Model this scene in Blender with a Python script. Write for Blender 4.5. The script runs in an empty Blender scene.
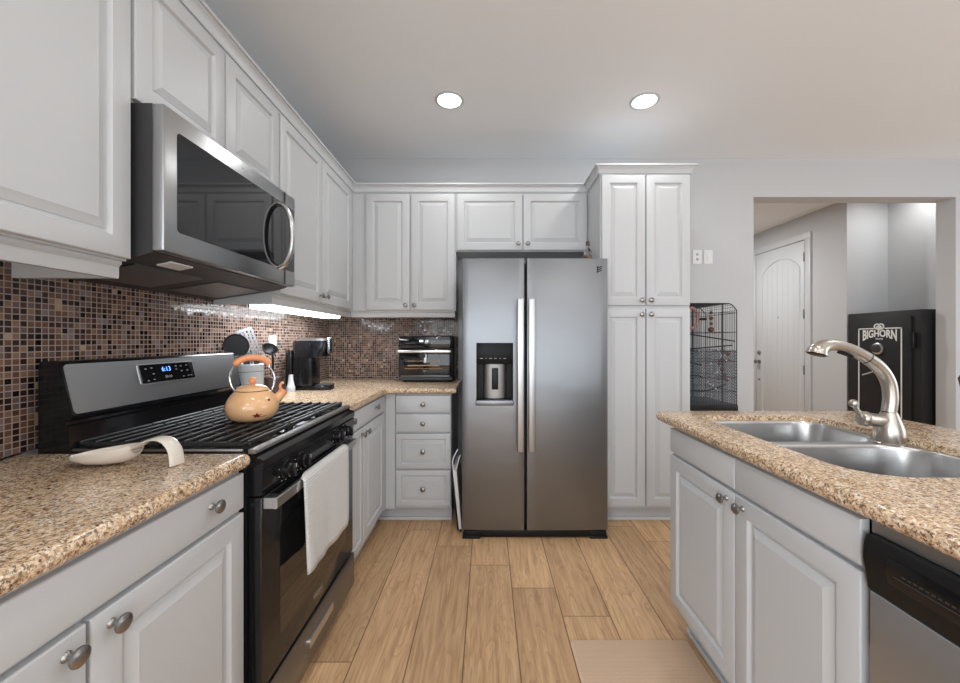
import bpy, bmesh, math, random
from mathutils import Vector, Matrix
random.seed(7)
PI = math.pi
scene = bpy.context.scene
COL = scene.collection

# ------------------------------------------------------------------ camera
cam_data = bpy.data.cameras.new('camera')
cam = bpy.data.objects.new('camera', cam_data); COL.objects.link(cam)
cam.location = (0, 0, 1.234); cam.rotation_euler = (PI/2, 0, 0)
cam_data.sensor_width = 36; cam_data.lens = 385/960*36
cam_data.shift_x = -7/960; cam_data.shift_y = -1.5/960
cam_data.clip_start = 0.02
scene.camera = cam
# ------------------------------------------------------------------ world + light
world = bpy.data.worlds.new('world'); scene.world = world; world.use_nodes = True
world.node_tree.nodes['Background'].inputs[0].default_value = (0.85, 0.92, 1.0, 1)
world.node_tree.nodes['Background'].inputs[1].default_value = 1.2
scene.view_settings.view_transform = 'Standard'; scene.view_settings.look = 'None'
scene.view_settings.gamma = 1; scene.view_settings.exposure = 0.22
scene.view_settings.use_curve_mapping = False
cy = scene.cycles
cy.max_bounces = 10; cy.diffuse_bounces = 5; cy.glossy_bounces = 5; cy.sample_clamp_indirect = 6
cy.use_denoising = True

def area(name, loc, rot, sx, sy, power, color=(1, 1, 1), shape='RECTANGLE', spread=PI):
    d = bpy.data.lights.new(name, 'AREA'); d.shape = shape; d.size = sx; d.size_y = sy
    d.energy = power; d.color = color; d.spread = spread
    o = bpy.data.objects.new(name, d); COL.objects.link(o); o.location = loc; o.rotation_euler = rot
    return o
# added fill lamps, standing in for daylight from unseen openings behind and beside the camera
area('fill_rear', (0.9, -3.35, 1.35), (PI/2+0.20, 0, 0), 4.2, 2.3, 58, (0.91, 0.955, 1.0))
area('fill_side', (5.3, 0.6, 1.5), (0, PI/2, 0), 1.8, 3.0, 30, (0.91, 0.955, 1.0))
area('fill_left', (-1.25, -2.3, 1.5), (0, -PI/2, 0), 1.5, 1.5, 85, (0.90, 0.95, 1.0))  # added to brighten the island front and dishwasher
CANS = [(-0.237, 2.432), (0.998, 2.44), (-0.254, 0.45), (0.97, 0.45), (2.6, 1.3), (-0.254, -1.6), (0.97, -1.6), (2.6, -1.2), (4.06, 3.68), (2.6, 5.2)]
CAN_POWER = [3.5, 3.5, 3.5, 4, 5, 5, 5, 8, 3.2, 32]

# ------------------------------------------------------------------ materials
def mat(name, color=(0.8, 0.8, 0.8), rough=0.5, metal=0.0, spec=0.5, coat=0.0, emis=None, estr=0.0, alpha=None, trans=0.0, ior=1.45):
    m = bpy.data.materials.new(name); m.use_nodes = True
    b = m.node_tree.nodes['Principled BSDF']
    b.inputs['Base Color'].default_value = (*color, 1); b.inputs['Roughness'].default_value = rough
    b.inputs['Metallic'].default_value = metal; b.inputs['Specular IOR Level'].default_value = spec
    b.inputs['Coat Weight'].default_value = coat; b.inputs['Transmission Weight'].default_value = trans
    b.inputs['IOR'].default_value = ior
    if emis:
        b.inputs['Emission Color'].default_value = (*emis, 1); b.inputs['Emission Strength'].default_value = estr
    return m

class NT:
    """small helper around a material's node tree"""
    def __init__(s, m): s.t = m.node_tree; s.b = s.t.nodes['Principled BSDF']
    def n(s, typ, **kw):
        x = s.t.nodes.new(typ)
        for k, v in kw.items(): setattr(x, k, v)
        return x
    def l(s, a, b): s.t.links.new(a, b)
    def math(s, op, a, b=None, c=None):
        x = s.t.nodes.new('ShaderNodeMath'); x.operation = op
        for i, v in enumerate((a, b, c)):
            if v is None: continue
            if isinstance(v, (int, float)): x.inputs[i].default_value = v
            else: s.l(v, x.inputs[i])
        return x.outputs[0]
    def ramp(s, fac, stops, interp='LINEAR'):
        x = s.t.nodes.new('ShaderNodeValToRGB'); x.color_ramp.interpolation = interp
        e = x.color_ramp.elements
        while len(e) < len(stops): e.new(0.5)
        for i, (p, c) in enumerate(stops):
            e[i].position = p; e[i].color = (*c, 1)
        s.l(fac, x.inputs[0]); return x.outputs[0]
    def pos(s):
        g = s.n('ShaderNodeNewGeometry'); return g.outputs['Position']
    def mapping(s, vec, scale=(1, 1, 1)):
        x = s.n('ShaderNodeMapping'); x.inputs['Scale'].default_value = scale; s.l(vec, x.inputs[0]); return x.outputs[0]
    def noise(s, vec, scale, detail=2, rough=0.5, out='Fac', dist=0.0):
        x = s.n('ShaderNodeTexNoise'); x.inputs['Scale'].default_value = scale; x.inputs['Detail'].default_value = detail
        x.inputs['Roughness'].default_value = rough; x.inputs['Distortion'].default_value = dist
        s.l(vec, x.inputs['Vector']); return x.outputs[out]
    def mix(s, fac, a, b, mode='MIX'):
        x = s.n('ShaderNodeMix', data_type='RGBA', blend_type=mode)
        for sock, v in ((x.inputs[0], fac), (x.inputs[6], a), (x.inputs[7], b)):
            if isinstance(v, (int, float)): sock.default_value = v
            elif isinstance(v, tuple): sock.default_value = (*v, 1)
            else: s.l(v, sock)
        return x.outputs[2]
    def bump(s, h, strength=0.2, dist=0.01):
        x = s.n('ShaderNodeBump'); x.inputs['Strength'].default_value = strength; x.inputs['Distance'].default_value = dist
        s.l(h, x.inputs['Height']); s.l(x.outputs[0], s.b.inputs['Normal'])

def painted(name, color, rough, bs=0.05, scale=60):
    m = mat(name, color, rough); t = NT(m)
    t.bump(t.noise(t.pos(), scale, 3), bs, 0.002); return m
M = {}
M['wall'] = painted('wall_paint', (0.515, 0.522, 0.530), 0.7, 0.12, 90)
M['ceiling'] = painted('ceiling_paint', (0.83, 0.86, 0.888), 0.8, 0.15, 70)
M['cabinet'] = painted('cabinet_paint', (0.53, 0.543, 0.555), 0.42, 0.02, 30)
M['trim'] = painted('trim_paint', (0.54, 0.556, 0.57), 0.4, 0.02, 30)
M['toe'] = painted('toe_kick_paint', (0.48, 0.49, 0.50), 0.5, 0.02, 30)
M['door_white'] = painted('entry_door_paint', (0.56, 0.575, 0.59), 0.45, 0.02, 30)
M['black'] = mat('black_enamel', (0.008, 0.008, 0.009), 0.12)
M['black_matte'] = mat('black_plastic', (0.008, 0.008, 0.0085), 0.40, 0, 0.3)
M['black_glass'] = mat('black_glass', (0.006, 0.006, 0.007), 0.04, 0, 0.6, 0.3)
M['iron'] = mat('cast_iron', (0.018, 0.018, 0.019), 0.38)
M['dark_grey'] = mat('dark_grey_metal', (0.05, 0.05, 0.052), 0.45, 0.2)
M['nickel'] = mat('brushed_nickel_knob', (0.32, 0.31, 0.30), 0.28, 1.0)
M['chrome'] = mat('chrome', (0.72, 0.72, 0.73), 0.12, 1.0)
M['white_plastic'] = mat('white_plastic', (0.72, 0.72, 0.72), 0.35)
M['white_enamel'] = mat('white_lettering', (0.78, 0.78, 0.76), 0.4)
M['ceramic'] = mat('cream_ceramic', (0.70, 0.64, 0.56), 0.12, 0, 0.5, 0.4)
M['crock'] = mat('white_ceramic', (0.58, 0.62, 0.64), 0.2, 0, 0.5, 0.3)
M['kettle'] = mat('peach_enamel', (0.80, 0.47, 0.24), 0.1, 0, 0.5, 0.6)
M['orange'] = mat('orange_handle_rubber', (0.80, 0.33, 0.15), 0.35)
M['darkred'] = mat('dark_red_enamel', (0.16, 0.02, 0.015), 0.3)
M['glassware'] = mat('clear_glass', (0.9, 0.9, 0.9), 0.02, 0, 0.5, 0, trans=1.0)
M['amber'] = mat('amber_liquid', (0.20, 0.09, 0.03), 0.1)
M['lens'] = mat('lamp_lens', (0.9, 0.9, 0.9), 0.4, emis=(1, 1, 1), estr=9.0)
M['tube_lens'] = mat('under_cabinet_lens', (0.9, 0.9, 0.9), 0.4, emis=(0.90, 0.95, 1.0), estr=7.0)
M['blue_led'] = mat('blue_display_digits', (0.05, 0.1, 0.8), 0.4, emis=(0.10, 0.28, 1.0), estr=3.0)
M['pale_led'] = mat('pale_display_glow', (0.5, 0.6, 0.8), 0.4, emis=(0.6, 0.75, 1.0), estr=1.3)
M['grey_print'] = mat('grey_printing', (0.35, 0.35, 0.36), 0.4)
M['wood_toy'] = mat('reddish_wood_beads', (0.16, 0.07, 0.035), 0.5)
M['pink_toy'] = mat('pink_rope_ring', (0.42, 0.24, 0.19), 0.8)
M['bark'] = mat('reddish_bark', (0.20, 0.07, 0.03), 0.8)
M['tan_toy'] = mat('tan_bark_strips', (0.42, 0.26, 0.14), 0.8)
M['wire'] = mat('dark_cage_wire', (0.02, 0.022, 0.026), 0.4, 0.6)
M['net'] = mat('blue_grey_netting', (0.10, 0.115, 0.135), 0.6)
M['blind_white'] = mat('window_frame_white', (0.7, 0.7, 0.7), 0.4)
M['brown_pattern'] = mat('dark_brown_glaze', (0.07, 0.04, 0.035), 0.3)
M['utensil_steel'] = mat('utensil_steel', (0.5, 0.52, 0.56), 0.22, 1.0)
M['outdoor_glass'] = mat('window_glass', (1, 1, 1), 0.0, trans=1.0)

def steel(name, color, rough, axis=(1, 1, 60), strength=0.05, wav=0.0):
    m = mat(name, color, rough, 1.0); t = NT(m)
    p = t.pos()
    n1 = t.noise(t.mapping(p, axis), 14, 3)
    r = t.math('MULTIPLY_ADD', n1, 0.10, rough - 0.05); t.l(r, t.b.inputs['Roughness'])
    h = n1
    if wav:
        n2 = t.noise(t.mapping(p, (1.2, 1.2, 3.2)), 2.2, 1)
        h = t.math('MULTIPLY_ADD', n2, wav, t.math('MULTIPLY', n1, 0.004))
        t.bump(h, 1.0, 0.01)
    else: t.bump(h, strength, 0.001)
    return m
M['steel'] = steel('brushed_steel', (0.45, 0.455, 0.46), 0.30, strength=0.012)
M['steel_fridge'] = steel('fridge_steel', (0.25, 0.262, 0.278), 0.40, (1, 1, 40), wav=0.30)
M['steel_dark'] = steel('dark_brushed_steel', (0.25, 0.26, 0.275), 0.34, strength=0.012)
M['steel_sink'] = steel('satin_sink_steel', (0.52, 0.52, 0.52), 0.30, (6, 1, 6), 0.01)
M['steel_faucet'] = steel('warm_brushed_nickel', (0.50, 0.46, 0.41), 0.31, (1, 1, 1), 0.005)
M['cooktop_black'] = mat('cooktop_enamel', (0.008, 0.008, 0.009), 0.32, 0, 0.3)
M['steel_trim'] = mat('dull_trim_steel', (0.30, 0.29, 0.28), 0.42, 1.0)
M['steel_dw'] = mat('satin_dishwasher_steel', (0.52, 0.545, 0.575), 0.42, 1.0)
M['steel_grip'] = mat('satin_handle_steel', (0.50, 0.51, 0.52), 0.36, 1.0)
M['dispenser_black'] = mat('dispenser_black', (0.005, 0.005, 0.005), 0.35, 0, 0.2)
M['utensil_dark'] = mat('dull_utensil_steel', (0.22, 0.23, 0.25), 0.45, 0.8)
M['steel_handle'] = mat('bright_steel_handle', (0.70, 0.70, 0.69), 0.28, 1.0)

# glass mosaic backsplash: 18 mm squares in random browns and lilac greys with pale grout
m = M['mosaic'] = mat('glass_mosaic', rough=0.15); t = NT(m)
p = t.pos(); sx = t.n('ShaderNodeSeparateXYZ'); t.l(p, sx.inputs[0])
PIT = 0.0179
u = t.math('DIVIDE', t.math('ADD', sx.outputs[0], sx.outputs[1]), PIT); v = t.math('DIVIDE', sx.outputs[2], PIT)
cu, cv = t.math('FLOOR', u), t.math('FLOOR', v); fu, fv = t.math('FRACT', u), t.math('FRACT', v)
cb = t.n('ShaderNodeCombineXYZ'); t.l(cu, cb.inputs[0]); t.l(cv, cb.inputs[1])
wn = t.n('ShaderNodeTexWhiteNoise', noise_dimensions='3D'); t.l(cb.outputs[0], wn.inputs['Vector'])
tilec = t.ramp(wn.outputs['Value'], [(0, (0.010, 0.007, 0.007)), (0.10, (0.030, 0.015, 0.013)), (0.28, (0.075, 0.036, 0.026)), (0.48, (0.14, 0.068, 0.043)),
        (0.68, (0.13, 0.085, 0.08)), (0.80, (0.22, 0.125, 0.08)), (0.91, (0.19, 0.145, 0.145)), (0.98, (0.40, 0.27, 0.18))], 'CONSTANT')
def edge(f):
    a = t.math('ABSOLUTE', t.math('SUBTRACT', f, 0.5)); return t.math('GREATER_THAN', a, 0.425)
gm = t.math('MAXIMUM', edge(fu), edge(fv))
t.l(t.mix(gm, tilec, (0.36, 0.29, 0.24)), t.b.inputs['Base Color'])
sc = t.n('ShaderNodeSeparateColor'); t.l(wn.outputs['Color'], sc.inputs[0])
rr = t.math('MULTIPLY_ADD', sc.outputs[1], 0.16, 0.06)
t.l(t.math('MAXIMUM', rr, t.math('MULTIPLY', gm, 0.7)), t.b.inputs['Roughness'])
tilt = t.math('ADD', t.math('MULTIPLY', fu, t.math('SUBTRACT', sc.outputs[0], 0.5)), t.math('MULTIPLY', fv, t.math('SUBTRACT', sc.outputs[2], 0.5)))
hh = t.math('SUBTRACT', t.math('MULTIPLY', tilt, 0.9), t.math('MULTIPLY', gm, 0.8))
t.bump(hh, 0.55, 0.0016)

# speckled granite
m = M['granite'] = mat('speckled_granite', rough=0.2, coat=0.1); t = NT(m); p = t.pos()
def voro(scale, out='Color'):
    x = t.n('ShaderNodeTexVoronoi'); x.inputs['Scale'].default_value = scale; x.inputs['Randomness'].default_value = 1
    q = t.n('ShaderNodeVectorMath', operation='ADD'); nz = t.n('ShaderNodeTexNoise'); nz.inputs['Scale'].default_value = scale*0.8
    t.l(p, nz.inputs['Vector']); w = t.n('ShaderNodeVectorMath', operation='SCALE'); w.inputs['Scale'].default_value = 1.2/scale
    t.l(nz.outputs['Color'], w.inputs[0]); t.l(p, q.inputs[0]); t.l(w.outputs[0], q.inputs[1]); t.l(q.outputs[0], x.inputs['Vector'])
    return x.outputs[out]
def val(c):
    s_ = t.n('ShaderNodeSeparateColor'); t.l(c, s_.inputs[0]); return s_.outputs[0]
base = t.ramp(val(voro(120)), [(0, (0.27, 0.16, 0.085)), (0.22, (0.62, 0.43, 0.255)), (0.5, (0.80, 0.60, 0.40)), (0.8, (0.50, 0.34, 0.21)), (0.92, (0.86, 0.76, 0.63))], 'CONSTANT')
fine = t.ramp(val(voro(260)), [(0, (0.03, 0.02, 0.015)), (0.14, (0.17, 0.09, 0.045)), (0.3, (0.58, 0.39, 0.23)), (0.60, (0.78, 0.57, 0.37)), (0.84, (0.88, 0.79, 0.68))], 'CONSTANT')
g = t.mix(0.55, base, fine)
dk = t.math('GREATER_THAN', t.noise(p, 150, 3, 0.6), 0.62)
g = t.mix(t.math('MULTIPLY', dk, 0.75), g, (0.06, 0.045, 0.04))
t.l(g, t.b.inputs['Base Color'])

# oak plank floor
m = M['oak'] = mat('oak_planks', rough=0.38); t = NT(m); p = t.pos()
s_ = t.n('ShaderNodeSeparateXYZ'); t.l(p, s_.inputs[0]); PW, PL = 0.2137, 1.22
a = t.math('DIVIDE', t.math('ADD', s_.outputs[0], 0.09), PW); col = t.math('FLOOR', a); fa = t.math('FRACT', a)
joint = t.math('SUBTRACT', 2.11, t.math('MULTIPLY', col, 0.195))
b = t.math('DIVIDE', t.math('SUBTRACT', s_.outputs[1], joint), PL); row = t.math('FLOOR', b); fb = t.math('FRACT', b)
c = t.n('ShaderNodeCombineXYZ'); t.l(col, c.inputs[0]); t.l(row, c.inputs[1])
wn = t.n('ShaderNodeTexWhiteNoise', noise_dimensions='3D'); t.l(c.outputs[0], wn.inputs['Vector'])
off = t.n('ShaderNodeVectorMath', operation='SCALE'); off.inputs['Scale'].default_value = 7.3; t.l(wn.outputs['Color'], off.inputs[0])
q = t.n('ShaderNodeVectorMath', operation='ADD'); t.l(p, q.inputs[0]); t.l(off.outputs[0], q.inputs[1])
gr = t.noise(t.mapping(q.outputs[0], (26, 1.6, 1)), 2.2, 6, 0.65, dist=0.6)
rg = t.noise(t.mapping(q.outputs[0], (6.5, 0.8, 1)), 1.3, 2, 0.5, dist=1.0)
rings = t.math('FRACT', t.math('MULTIPLY', rg, 16))
ringm = t.math('POWER', rings, 3)
base = t.ramp(gr, [(0.25, (0.42, 0.235, 0.115)), (0.5, (0.66, 0.415, 0.225)), (0.75, (0.80, 0.54, 0.315))])
base = t.mix(t.math('MULTIPLY', ringm, 0.34), base, (0.25, 0.13, 0.06))
tone = t.math('MULTIPLY_ADD', wn.outputs['Value'], 0.32, 0.80)
tc = t.n('ShaderNodeCombineColor'); [t.l(tone, tc.inputs[i]) for i in range(3)]
base = t.mix(1.0, base, tc.outputs[0], 'MULTIPLY')
ea = t.math('GREATER_THAN', t.math('ABSOLUTE', t.math('SUBTRACT', fa, 0.5)), 0.4885)
eb = t.math('GREATER_THAN', t.math('ABSOLUTE', t.math('SUBTRACT', fb, 0.5)), 0.4985)
seam = t.math('MAXIMUM', ea, eb)
t.l(t.mix(t.math('MULTIPLY', seam, 0.8), base, (0.09, 0.045, 0.02)), t.b.inputs['Base Color'])
t.l(t.math('MULTIPLY_ADD', gr, 0.2, 0.30), t.b.inputs['Roughness'])
t.bump(t.math('SUBTRACT', t.math('MULTIPLY', gr, 0.15), seam), 0.25, 0.002)

# woven mat, waffle towel
m = M['mat'] = mat('woven_beige_mat', rough=0.9); t = NT(m); p = t.pos()
w1 = t.n('ShaderNodeTexWave', bands_direction='X'); w1.inputs['Scale'].default_value = 55; t.l(p, w1.inputs[0])
w2 = t.n('ShaderNodeTexWave', bands_direction='Y'); w2.inputs['Scale'].default_value = 55; t.l(p, w2.inputs[0])
ww = t.math('MULTIPLY', w1.outputs['Fac'], w2.outputs['Fac'])
nn = t.noise(t.mapping(p, (30, 3, 1)), 6, 3)
c1 = t.mix(ww, (0.62, 0.42, 0.28), (0.86, 0.66, 0.49)); c1 = t.mix(t.math('MULTIPLY', nn, 0.4), c1, (0.70, 0.50, 0.36))
t.l(c1, t.b.inputs['Base Color']); t.bump(ww, 0.5, 0.002)
m = M['towel'] = mat('white_waffle_cotton', (0.66, 0.66, 0.65), 0.9); t = NT(m); p = t.pos()
w1 = t.n('ShaderNodeTexWave', bands_direction='Z'); w1.inputs['Scale'].default_value = 34; w1.inputs['Distortion'].default_value = 0.6; t.l(p, w1.inputs[0])
w2 = t.n('ShaderNodeTexWave', bands_direction='Y'); w2.inputs['Scale'].default_value = 34; t.l(p, w2.inputs[0])
t.bump(t.math('ADD', w1.outputs['Fac'], t.math('MULTIPLY', w2.outputs['Fac'], 0.4)), 0.6, 0.003)
m = M['safe'] = mat('charcoal_textured_paint', (0.016, 0.016, 0.017), 0.5, 0, 0.35); t = NT(m); t.bump(t.noise(t.pos(), 500, 2), 0.35, 0.002)

# ------------------------------------------------------------------ mesh helpers
def box(bm, x0, x1, y0, y1, z0, z1, bev=0.0, seg=2):
    if x0 > x1: x0, x1 = x1, x0
    if y0 > y1: y0, y1 = y1, y0
    if z0 > z1: z0, z1 = z1, z0
    vs = [bm.verts.new((x, y, z)) for x in (x0, x1) for y in (y0, y1) for z in (z0, z1)]
    F = [(0, 1, 3, 2), (4, 6, 7, 5), (0, 4, 5, 1), (2, 3, 7, 6), (0, 2, 6, 4), (1, 5, 7, 3)]
    fs = [bm.faces.new([vs[i] for i in f]) for f in F]
    if bev > 0:
        es = {e for f in fs for e in f.edges}
        bmesh.ops.bevel(bm, geom=list(es), offset=bev, segments=seg, affect='EDGES', profile=0.5)

def loft(bm, rings, cap0=True, cap1=True, close=True):
    """rings: lists of points with the same count"""
    R = [[bm.verts.new(p) for p in r] for r in rings]
    n = len(R[0])
    for a, b in zip(R, R[1:]):
        for i in range(n if close else n-1):
            j = (i+1) % n
            try: bm.faces.new((a[i], a[j], b[j], b[i]))
            except ValueError: pass
    if cap0: bm.faces.new(R[0][::-1])
    if cap1: bm.faces.new(R[-1])
    return R

def prism(bm, poly, axis, a, b):
    """poly is a list of 2-d points in the plane across axis ('x': (y,z), 'y': (x,z), 'z': (x,y))"""
    f = {'x': lambda q, s: (s, q[0], q[1]), 'y': lambda q, s: (q[0], s, q[1]), 'z': lambda q, s: (q[0], q[1], s)}[axis]
    loft(bm, [[f(q, a) for q in poly], [f(q, b) for q in poly]])

def lathe(bm, c, prof, n=24, axis=(0, 0, 1), cap0=True, cap1=True):
    """prof: (radius, height along axis)"""
    ax = Vector(axis).normalized(); q = Vector((0, 0, 1)).rotation_difference(ax); c = Vector(c)
    rings = [[c + q @ Vector((max(r, 1e-4)*math.cos(2*PI*i/n), max(r, 1e-4)*math.sin(2*PI*i/n), h)) for i in range(n)] for r, h in prof]
    loft(bm, rings, cap0, cap1)

def tube(bm, pts, r, n=10, cap=True, flat=None):
    """swept round bar; r is a number or one radius per point"""
    P = [Vector(p) for p in pts]; k = len(P)
    R = r if isinstance(r, (list, tuple)) else [r]*k
    T = [(P[min(i+1, k-1)] - P[max(i-1, 0)]).normalized() for i in range(k)]
    up = Vector((0, 0, 1)) if abs(T[0].z) < 0.9 else Vector((0, 1, 0))
    N = (up - T[0]*up.dot(T[0])).normalized(); rings = []
    for i in range(k):
        N = (N - T[i]*N.dot(T[i])).normalized(); B = T[i].cross(N)
        fl = flat or (1, 1)
        rings.append([P[i] + (N*math.cos(2*PI*j/n)*fl[0] + B*math.sin(2*PI*j/n)*fl[1])*R[i] for j in range(n)])
    loft(bm, rings, cap, cap)

def smooth_pts(pts, sub=6):
    """Catmull-Rom through pts"""
    P = [Vector(p) for p in pts]; out = []
    for i in range(len(P)-1):
        p0, p1, p2, p3 = P[max(i-1, 0)], P[i], P[i+1], P[min(i+2, len(P)-1)]
        for s in range(sub):
            t_ = s/sub
            out.append(0.5*((2*p1) + (p2-p0)*t_ + (2*p0-5*p1+4*p2-p3)*t_**2 + (3*p1-p0-3*p2+p3)*t_**3))
    out.append(P[-1]); return out

def rrect(x0, x1, y0, y1, r, n=6):
    """rounded rectangle outline, counter-clockwise; r is one radius or four (x1y0, x1y1, x0y1, x0y0)"""
    if not isinstance(r, (list, tuple)): r = [r]*4
    out = []
    for (cx, cy_, rr, a0) in ((x1, y0, r[0], -90), (x1, y1, r[1], 0), (x0, y1, r[2], 90), (x0, y0, r[3], 180)):
        ccx = cx - rr if cx == x1 else cx + rr; ccy = cy_ - rr if cy_ == y1 else cy_ + rr
        for i in range(n+1):
            a_ = math.radians(a0 + 90*i/n); out.append((ccx + rr*math.cos(a_), ccy + rr*math.sin(a_)))
    return out

def inset(poly, d):
    """move a counter-clockwise outline inwards by d (mitred)"""
    n = len(poly); out = []
    for i in range(n):
        a, b, c = Vector(poly[i-1]), Vector(poly[i]), Vector(poly[(i+1) % n])
        e1 = (b-a); e2 = (c-b)
        if e1.length < 1e-9: e1 = e2
        if e2.length < 1e-9: e2 = e1
        n1 = Vector((-e1.y, e1.x)).normalized(); n2 = Vector((-e2.y, e2.x)).normalized()
        mvec = (n1+n2)
        if mvec.length < 1e-6: mvec = n1
        mvec.normalize(); k = d/max(0.35, mvec.dot(n1)); out.append(tuple(b + mvec*k))
    return out

WLOC = {}
def wl(o): return WLOC.get(o.name, Vector((0, 0, 0)))
def obj(name, bm, material, parent=None, angle=35, mods=None, origin=None):
    bmesh.ops.recalc_face_normals(bm, faces=bm.faces[:])
    me = bpy.data.meshes.new(name)
    if origin is None:
        xs = [v.co for v in bm.verts]
        origin = Vector(((min(v.x for v in xs)+max(v.x for v in xs))/2, (min(v.y for v in xs)+max(v.y for v in xs))/2, min(v.z for v in xs)))
    origin = Vector(origin)
    bmesh.ops.translate(bm, verts=bm.verts[:], vec=-origin)
    bm.to_mesh(me); bm.free()
    for mm in (material if isinstance(material, list) else [material]): me.materials.append(M[mm])
    me.polygons.foreach_set('use_smooth', [True]*len(me.polygons)); me.set_sharp_from_angle(angle=math.radians(angle))
    o = bpy.data.objects.new(name, me); COL.objects.link(o)
    if parent is not None: o.parent = parent; o.location = origin - wl(parent)
    else: o.location = origin
    WLOC[o.name] = origin
    if mods: mods(o)
    return o
def tag(o, label=None, cat=None, group=None, kind=None):
    if label: o['label'] = label
    if cat: o['category'] = cat
    if group: o['group'] = group
    if kind: o['kind'] = kind
    return o
def thing(name, label, cat, loc, group=None):
    o = bpy.data.objects.new(name, None); COL.objects.link(o); o.location = loc; o.empty_display_size = 0.05
    WLOC[o.name] = Vector(loc); return tag(o, label, cat, group)
def B(): return bmesh.new()
def bx(name, material, parent, *a, **k):
    bm = B(); box(bm, *a, **k); return obj(name, bm, material, parent)
def struct(name, bm, material): return tag(obj(name, bm, material), kind='structure')
def text(s, size, p, xdir, ydir, material, parent, name='lettering', depth=0.0006, width=None, warp=None, bold=0.0):
    c = bpy.data.curves.new('txt', 'FONT'); c.body = s; c.size = size; c.extrude = depth; c.align_x = 'CENTER'; c.align_y = 'CENTER'; c.offset = bold
    tmp = bpy.data.objects.new('txt', c); COL.objects.link(tmp)
    dg = bpy.context.evaluated_depsgraph_get(); me0 = bpy.data.meshes.new_from_object(tmp.evaluated_get(dg))
    bpy.data.objects.remove(tmp)
    bm = B(); bm.from_mesh(me0)
    X, Y = Vector(xdir), Vector(ydir); Z = X.cross(Y)
    w = max(v.co.x for v in bm.verts) - min(v.co.x for v in bm.verts)
    k = (width/w) if width else 1.0
    for v in bm.verts:
        x, y, z = v.co.x*k, v.co.y, v.co.z
        if warp: x, y = warp(x, y)
        v.co = Vector(p) + X*x + Y*y + Z*z
    return obj(name, bm, material, parent)

# ------------------------------------------------------------------ the room
XW, YW, H = -1.33, 3.22, 2.75         # left wall, back wall, ceiling
bm = B(); box(bm, XW-0.1, 5.5, -3.5, 7.1, -0.1, 0); struct('floor', bm, 'oak')
bm = B(); box(bm, XW-0.1, 5.5, -3.5, 3.363, H, H+0.1); struct('ceiling', bm, 'ceiling')
bm = B(); box(bm, 0.4, 5.5, 3.363, 7.1, H, H+0.1); struct('ceiling_entry', bm, 'ceiling')
bm = B(); box(bm, XW-0.1, XW, -1.5, YW+0.143, 0, H); box(bm, XW-0.1, XW, -3.5, -3.1, 0, H); box(bm, XW-0.1, XW, -3.1, -1.5, 0, 0.7); box(bm, XW-0.1, XW, -3.1, -1.5, 2.3, H); struct('wall_left', bm, 'wall')
bm = B(); box(bm, XW, 2.229, YW, YW+0.143, 0, H); box(bm, 2.229, 3.92, YW, YW+0.143, 2.43, H); box(bm, 3.92, 5.4, YW, YW+0.143, 0, H)
bmesh.ops.remove_doubles(bm, verts=bm.verts[:], dist=1e-5); struct('wall_back', bm, 'wall')
# unseen right and rear walls, their window openings invented to let light in
bm = B(); box(bm, 5.4, 5.5, -3.5, YW, 0, 0.6); box(bm, 5.4, 5.5, -3.5, YW, 2.4, H); box(bm, 5.4, 5.5, -3.5, -0.9, 0.6, 2.4); box(bm, 5.4, 5.5, 2.1, YW, 0.6, 2.4)
struct('wall_right', bm, 'wall')
bm = B(); box(bm, XW, 5.4, -3.5, -3.4, 2.5, H); box(bm, XW, -1.2, -3.5, -3.4, 0, 2.5); box(bm, 3.0, 5.4, -3.5, -3.4, 0, 2.5); box(bm, -1.2, 3.0, -3.5, -3.4, 0, 0.2)
struct('wall_rear', bm, 'wall')
for nm, y0, y1, z0, z1, X in (('added_window_1', -0.9, 2.1, 0.6, 2.4, 5.42),):
    bm = B()
    for a_, b_ in ((y0, y0+0.05), (y1-0.05, y1), ((y0+y1)/2-0.03, (y0+y1)/2+0.03)): box(bm, X, X+0.05, a_, b_, z0, z1)
    box(bm, X, X+0.05, y0, y1, z0, z0+0.05); box(bm, X, X+0.05, y0, y1, z1-0.05, z1); struct(nm, bm, 'blind_white')
bm = B()
for a_ in (-3.1, -2.325, -1.55): box(bm, XW-0.07, XW-0.02, a_, a_+0.05, 0.7, 2.3)
box(bm, XW-0.07, XW-0.02, -3.1, -1.5, 0.7, 0.75); box(bm, XW-0.07, XW-0.02, -3.1, -1.5, 2.25, 2.3); struct('added_window_3', bm, 'blind_white')  # unseen window, invented to go with the left fill lamp
bm = B()
for a_ in (-1.2, 0.2, 1.6, 2.94): box(bm, a_, a_+0.06, -3.48, -3.42, 0.2, 2.5)
box(bm, -1.2, 3.0, -3.48, -3.42, 0.2, 0.26); box(bm, -1.2, 3.0, -3.48, -3.42, 2.44, 2.5); struct('added_window_2', bm, 'blind_white')
# entry hall beyond the opening
bm = B(); box(bm, 3.86, 3.96, 4.13, 7.0, 0, H); box(bm, 3.96, 4.40, 4.13, 4.23, 0, H); struct('wall_entry', bm, 'wall')
bm = B(); box(bm, 4.30, 4.40, 3.363, 4.13, 0, H); struct('wall_alcove', bm, 'wall')
bm = B(); box(bm, 0.4, 3.86, 7.0, 7.1, 0, H); struct('wall_far', bm, 'wall')
bm = B(); box(bm, 0.4, 0.5, 3.363, 7.0, 0, H); struct('wall_hall', bm, 'wall')
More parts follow.
